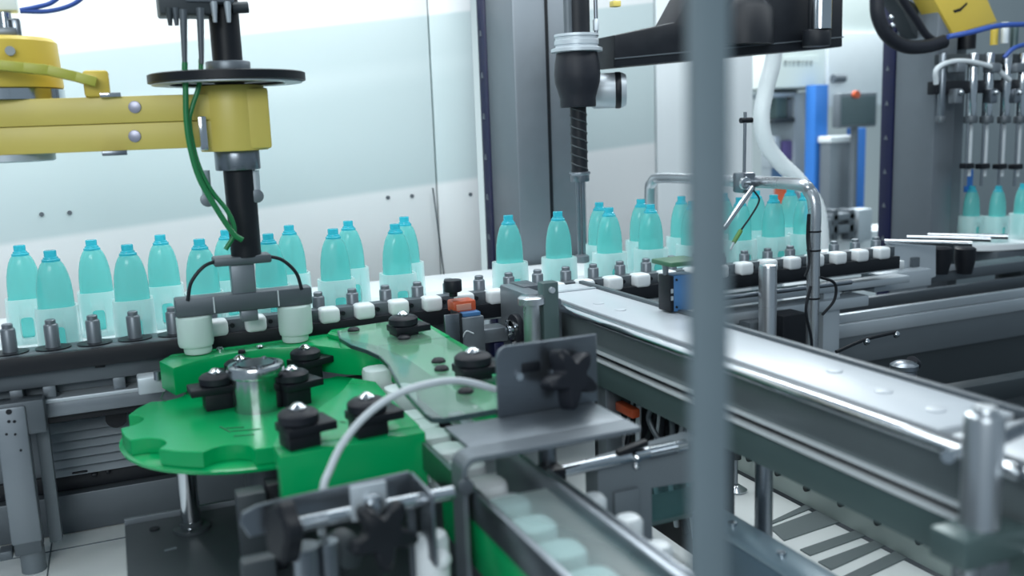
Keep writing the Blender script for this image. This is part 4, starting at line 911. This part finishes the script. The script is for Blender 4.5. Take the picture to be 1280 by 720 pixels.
# upper cluster of fittings
pc = at(240, 8, Y=1.58)
MB().bb(pc.x - .05, pc.x + .03, 1.555, 1.62, pc.z - .015, pc.z + .06, .004).build('manifold', DARK, ys)
for px, y0, y1, m in ((211, 10, 32, DARK), (219, 10, 32, ALUD), (229, 12, 84, ALUD), (250, 10, 80, ALUD), (267, 2, 28, ALUL), (284, 2, 28, ALUL)):
    yy = 1.537 if y1 > 70 else 1.555; a = at(px, y0, Y=yy); b = at(px + 2, y1, Y=yy); MB().cyl((b.x, yy, b.z), a, .0035 if y1 > 70 else .003, .006, seg=10).build('hose_nipple', m, ys)
a = at(290, 10, Y=1.58); b = at(310, 9, Y=1.58); MB().cyl(a, b, .009, seg=12).build('side_fitting', DARK, ys)
MB().bb(cx - .06, cx + .012, 1.55, 1.60, at(270, 6, Y=1.58).z, at(270, -20, Y=1.58).z, .003).build('manifold', GREY, ys)
# second joint with strap
J = at(20, 90, Y=1.70); jt = at(20, 50, Y=1.70).z; jb = at(20, 112, Y=1.70).z; jr = at(20, 131, Y=1.70).z
jx = at(0, 90, Y=1.70).x
MB().lathe([(.088, jb), (.089, jb + .002), (.086, jt - .006), (.080, jt)], (jx, 1.70, 0), 40).build('joint_housing', YELLOWB, ys)
MB().lathe([(.089, zta + .0005), (.089, jb - .002), (.086, jb)], (jx, 1.70, 0), 40).build('joint_ring', CHROME, ys)
p = at(13, 64, Y=1.615); MB().cyl((p.x, 1.616, p.z), (p.x, 1.608, p.z), .007, seg=14).build('joint_bolt', ALU, ys)
pa = [at(px, py, Y=1.585) for px, py in ((-40, 72), (0, 82), (30, 85), (60, 88), (95, 96), (120, 103))]
sb = MB()
for a, b in zip(pa, pa[1:]): sb.bar(a, b + (b - a) * .02, .035, .014, .001)
sb.build('strap', OLIVE, ys)
a = at(103, 90, Y=1.63); b = at(139, 126, Y=1.63); MB().bb(a.x, b.x, 1.59, 1.66, zta, a.z, .005).build('strap_block', YELLOWB, ys)
a = at(125, 122, Y=1.585); MB().bb(a.x, a.x + .03, 1.585, 1.60, zta - .001, zta + .006, .001).build('block_foot', CHROME, ys)
a = at(127, 187, Y=1.60); MB().bb(a.x, a.x + .036, 1.575, 1.64, zba - .007, zba + .0005, .001).build('lower_clip', STEEL, ys)
a = at(30, 197, Y=1.66); MB().lathe([(.06, zba - .012), (.064, zba - .010), (.064, zba)], (a.x - .02, 1.69, 0), 32).build('lower_cap', ALUL, ys)
a = at(6, 25, Y=1.66); MB().cyl((a.x, 1.66, jt - .02), (a.x, 1.66, at(6, 12, Y=1.66).z), .010, seg=14).build('valve_stem', CHROME, ys)
MB().bb(a.x - .03, a.x + .02, 1.64, 1.68, at(6, 15, Y=1.66).z, at(6, -30, Y=1.66).z, .003).build('valve_block', MACH, ys)
b = at(21, 36, Y=1.65); MB().box(b, (.012, .016, .03), .003).build('valve_plug', STEEL, ys)
c = at(8, 40, Y=1.65); MB().box(c, (.03, .02, .012), .003).build('valve_clip', ALU, ys)
for pts in (((25, 13), (45, 9), (65, 3), (82, -12)), ((25, 14), (60, 14), (90, 6), (112, -10))):
    MB().tube([at(px, py, Y=1.63) for px, py in pts], .0035, 8).build('blue_hose', CBLUE, ys)

# ================================================================== far hall seen through the opening
wh = thing('white_hose', 'thick white ribbed hose curving down behind the bent tube', 'hose', at(950, 150, Y=2.3))
MB().tube([at(px, py, Y=2.25) for px, py in ((970, -10), (969, 40), (966, 78), (958, 110), (952, 145), (957, 178), (974, 202), (1000, 228), (1022, 262), (1028, 320))], .023, 14, 12, rings=1.05).build('ribbed_tube', HOSE, wh)
struct(MB().bb(-3, 14, 8.0, 8.1, 0, 4).build('wall_far', mat('far_wall_paint', (.55, .62, .62), .6, 0, .04, 1)))
def far(px0, px1, py0, py1, Y, d, name, m, parent, bev=.01):
    a = at(px0, py0, Y=Y); b = at(px1, py1, Y=Y); return MB().bb(a.x, b.x, Y, Y + d, min(a.z, b.z), max(a.z, b.z), bev).build(name, m, parent)
FY = 4.2
a = at(1030, 100, Y=FY)
m1 = thing('white_machine', 'off-white overhead machine body with faint grey lettering seen through the opening', 'machine', (a.x, FY, 1.6))
far(968, 1140, -60, 106, FY, .5, 'body', MACH, m1)
far(1036, 1140, 40, 130, FY - .03, .03, 'door', WHITE, m1)
k = far(980, 1024, 70, 78, FY - .004, .004, 'faint_lettering_strip', MACH, m1, 0)
# faint illegible lettering
x = 980
for wd in (5, 3, 4, 5, 3, 4, 4):
    far(x, x + wd - 1.2, 76, 83, FY - .004, .003, 'faint_letter', SIGN, m1, 0); x += wd + 1.4
h = at(1050, 98, Y=FY - .05); MB().cyl((h.x - .05, FY - .05, h.z), (h.x + .03, FY - .05, h.z), .022, seg=14).build('handle', GREY, m1)
MB().cyl((h.x - .02, FY - .05, h.z), (h.x - .02, FY, h.z), .01, seg=10).build('handle_stem', GREY, m1)
for lab, px0, px1, py0 in (('bright blue machine post behind the white hose, left of the grey cabinet', 1018, 1034, 106), ('bright blue machine post under the dark screen, right of the grey cabinet', 1070, 1082, 160)):
    a = at((px0 + px1) / 2, 200, Y=FY - .1); t = thing('blue_post', lab, 'post', (a.x, FY, 0))
    z1 = at(px0, py0, Y=FY - .1).z; x0, x1 = at(px0, 200, Y=FY - .1).x, at(px1, 200, Y=FY - .1).x
    MB().bb(x0, x1, FY - .1, FY - .02, 0, z1, .005).build('post', BLUE, t)
    MB().bb(x0 - .004, x1 + .004, FY - .11, FY - .01, 0.001, .02, .003).build('foot_plate', BLUE, t)
a = at(1052, 180, Y=FY - .15); gc = thing('grey_cabinet', 'grey steel cabinet with white top between two blue posts in the far hall', 'cabinet', (a.x, FY, 0))
x0, x1, zt = at(1037, 200, Y=FY - .2).x, at(1068, 200, Y=FY - .2).x, at(1050, 178, Y=FY - .2).z
MB().bb(x0, x1, FY - .2, FY - .12, 0, zt, .006).build('body', ALU, gc)
MB().bb(x0 - .005, x1 + .005, FY - .21, FY - .11, zt, zt + .035, .006).build('top', WHITE, gc)
sc_ = thing('control_screen', 'dark control screen with red button in the far hall beside the navy column seal', 'screen', at(1073, 138, Y=FY - .3))
far(1050, 1096, 116, 158, FY - .3, .06, 'frame', GREY, sc_); far(1053, 1094, 121, 155, FY - .305, .005, 'display', SCREEN, sc_, .001)
p = at(1070, 118, Y=FY - .31); MB().cyl((p.x, FY - .32, p.z), (p.x, FY - .30, p.z), .02, seg=14).build('red_button', RED, sc_)
MB().cyl((p.x + .05, FY - .25, 0), (p.x + .05, FY - .25, p.z - .1), .02, seg=12).build('stand', GREY, sc_)
sh = thing('far_equipment_rack', 'grey equipment rack with shelves of small parts behind the white hose', 'rack', at(980, 200, Y=FY + .2))
far(994, 1018, 116, 330, FY + .1, .3, 'side_panel', ALUL, sh)
far(966, 994, 148, 153, FY + .1, .3, 'shelf', DARK, sh, .003); far(966, 994, 116, 121, FY + .1, .3, 'top_shelf', ALUL, sh, .003)
far(966, 994, 112, 330, FY + .42, .02, 'back_panel', GREYM, sh, .003)
for px0, px1, py0, py1, m in ((970, 984, 118, 148, GSTEEL), (985, 993, 124, 148, ALU), (968, 976, 170, 210, ALUL), (978, 992, 176, 200, mat('violet_plastic', (.12, .09, .25), .5)), (980, 990, 204, 226, SBLUE), (984, 993, 230, 262, RED)):
    far(px0, px1, py0, py1, FY + .12, .12, 'part_box', m, sh, .01)
ph = thing('far_pallet_parts', 'pale metal rollers and boxes low in the far hall behind the end of the chain', 'parts', at(1060, 270, Y=3.4))
for i, (px0, px1, py0, py1, m) in enumerate(((1040, 1070, 268, 274, ALU), (1040, 1070, 282, 290, ALU), (1042, 1048, 262, 300, ALUD), (1062, 1068, 262, 300, ALUD), (1074, 1090, 262, 300, ALUL), (1020, 1040, 276, 300, GREYM))):
    far(px0, px1, py0, py1, 3.4, .08, 'frame_bar', m, ph, .005)
far(1014, 1130, 296, 632, 3.45, .2, 'white_base', WHITE, ph, .01)

# ================================================================== blurred guard post close to the lens
po = thing('guard_post', 'out-of-focus grey aluminium guard post close to the viewer', 'post', (0.26, 0.375, 0))
a = at(867, 100, Y=.37); b = at(915, 100, Y=.37)
MB().bb(a.x, b.x, .37, .377, 0, 2.3, .002).build('profile', mat('blue_grey_post_paint', (.145, .19, .215), .5, .1), po)
MB().bb(a.x + .002, a.x + .012, .377, .380, 0, 2.3, .001).build('seal_strip', GREYM, po)
bpy.context.view_layer.update()
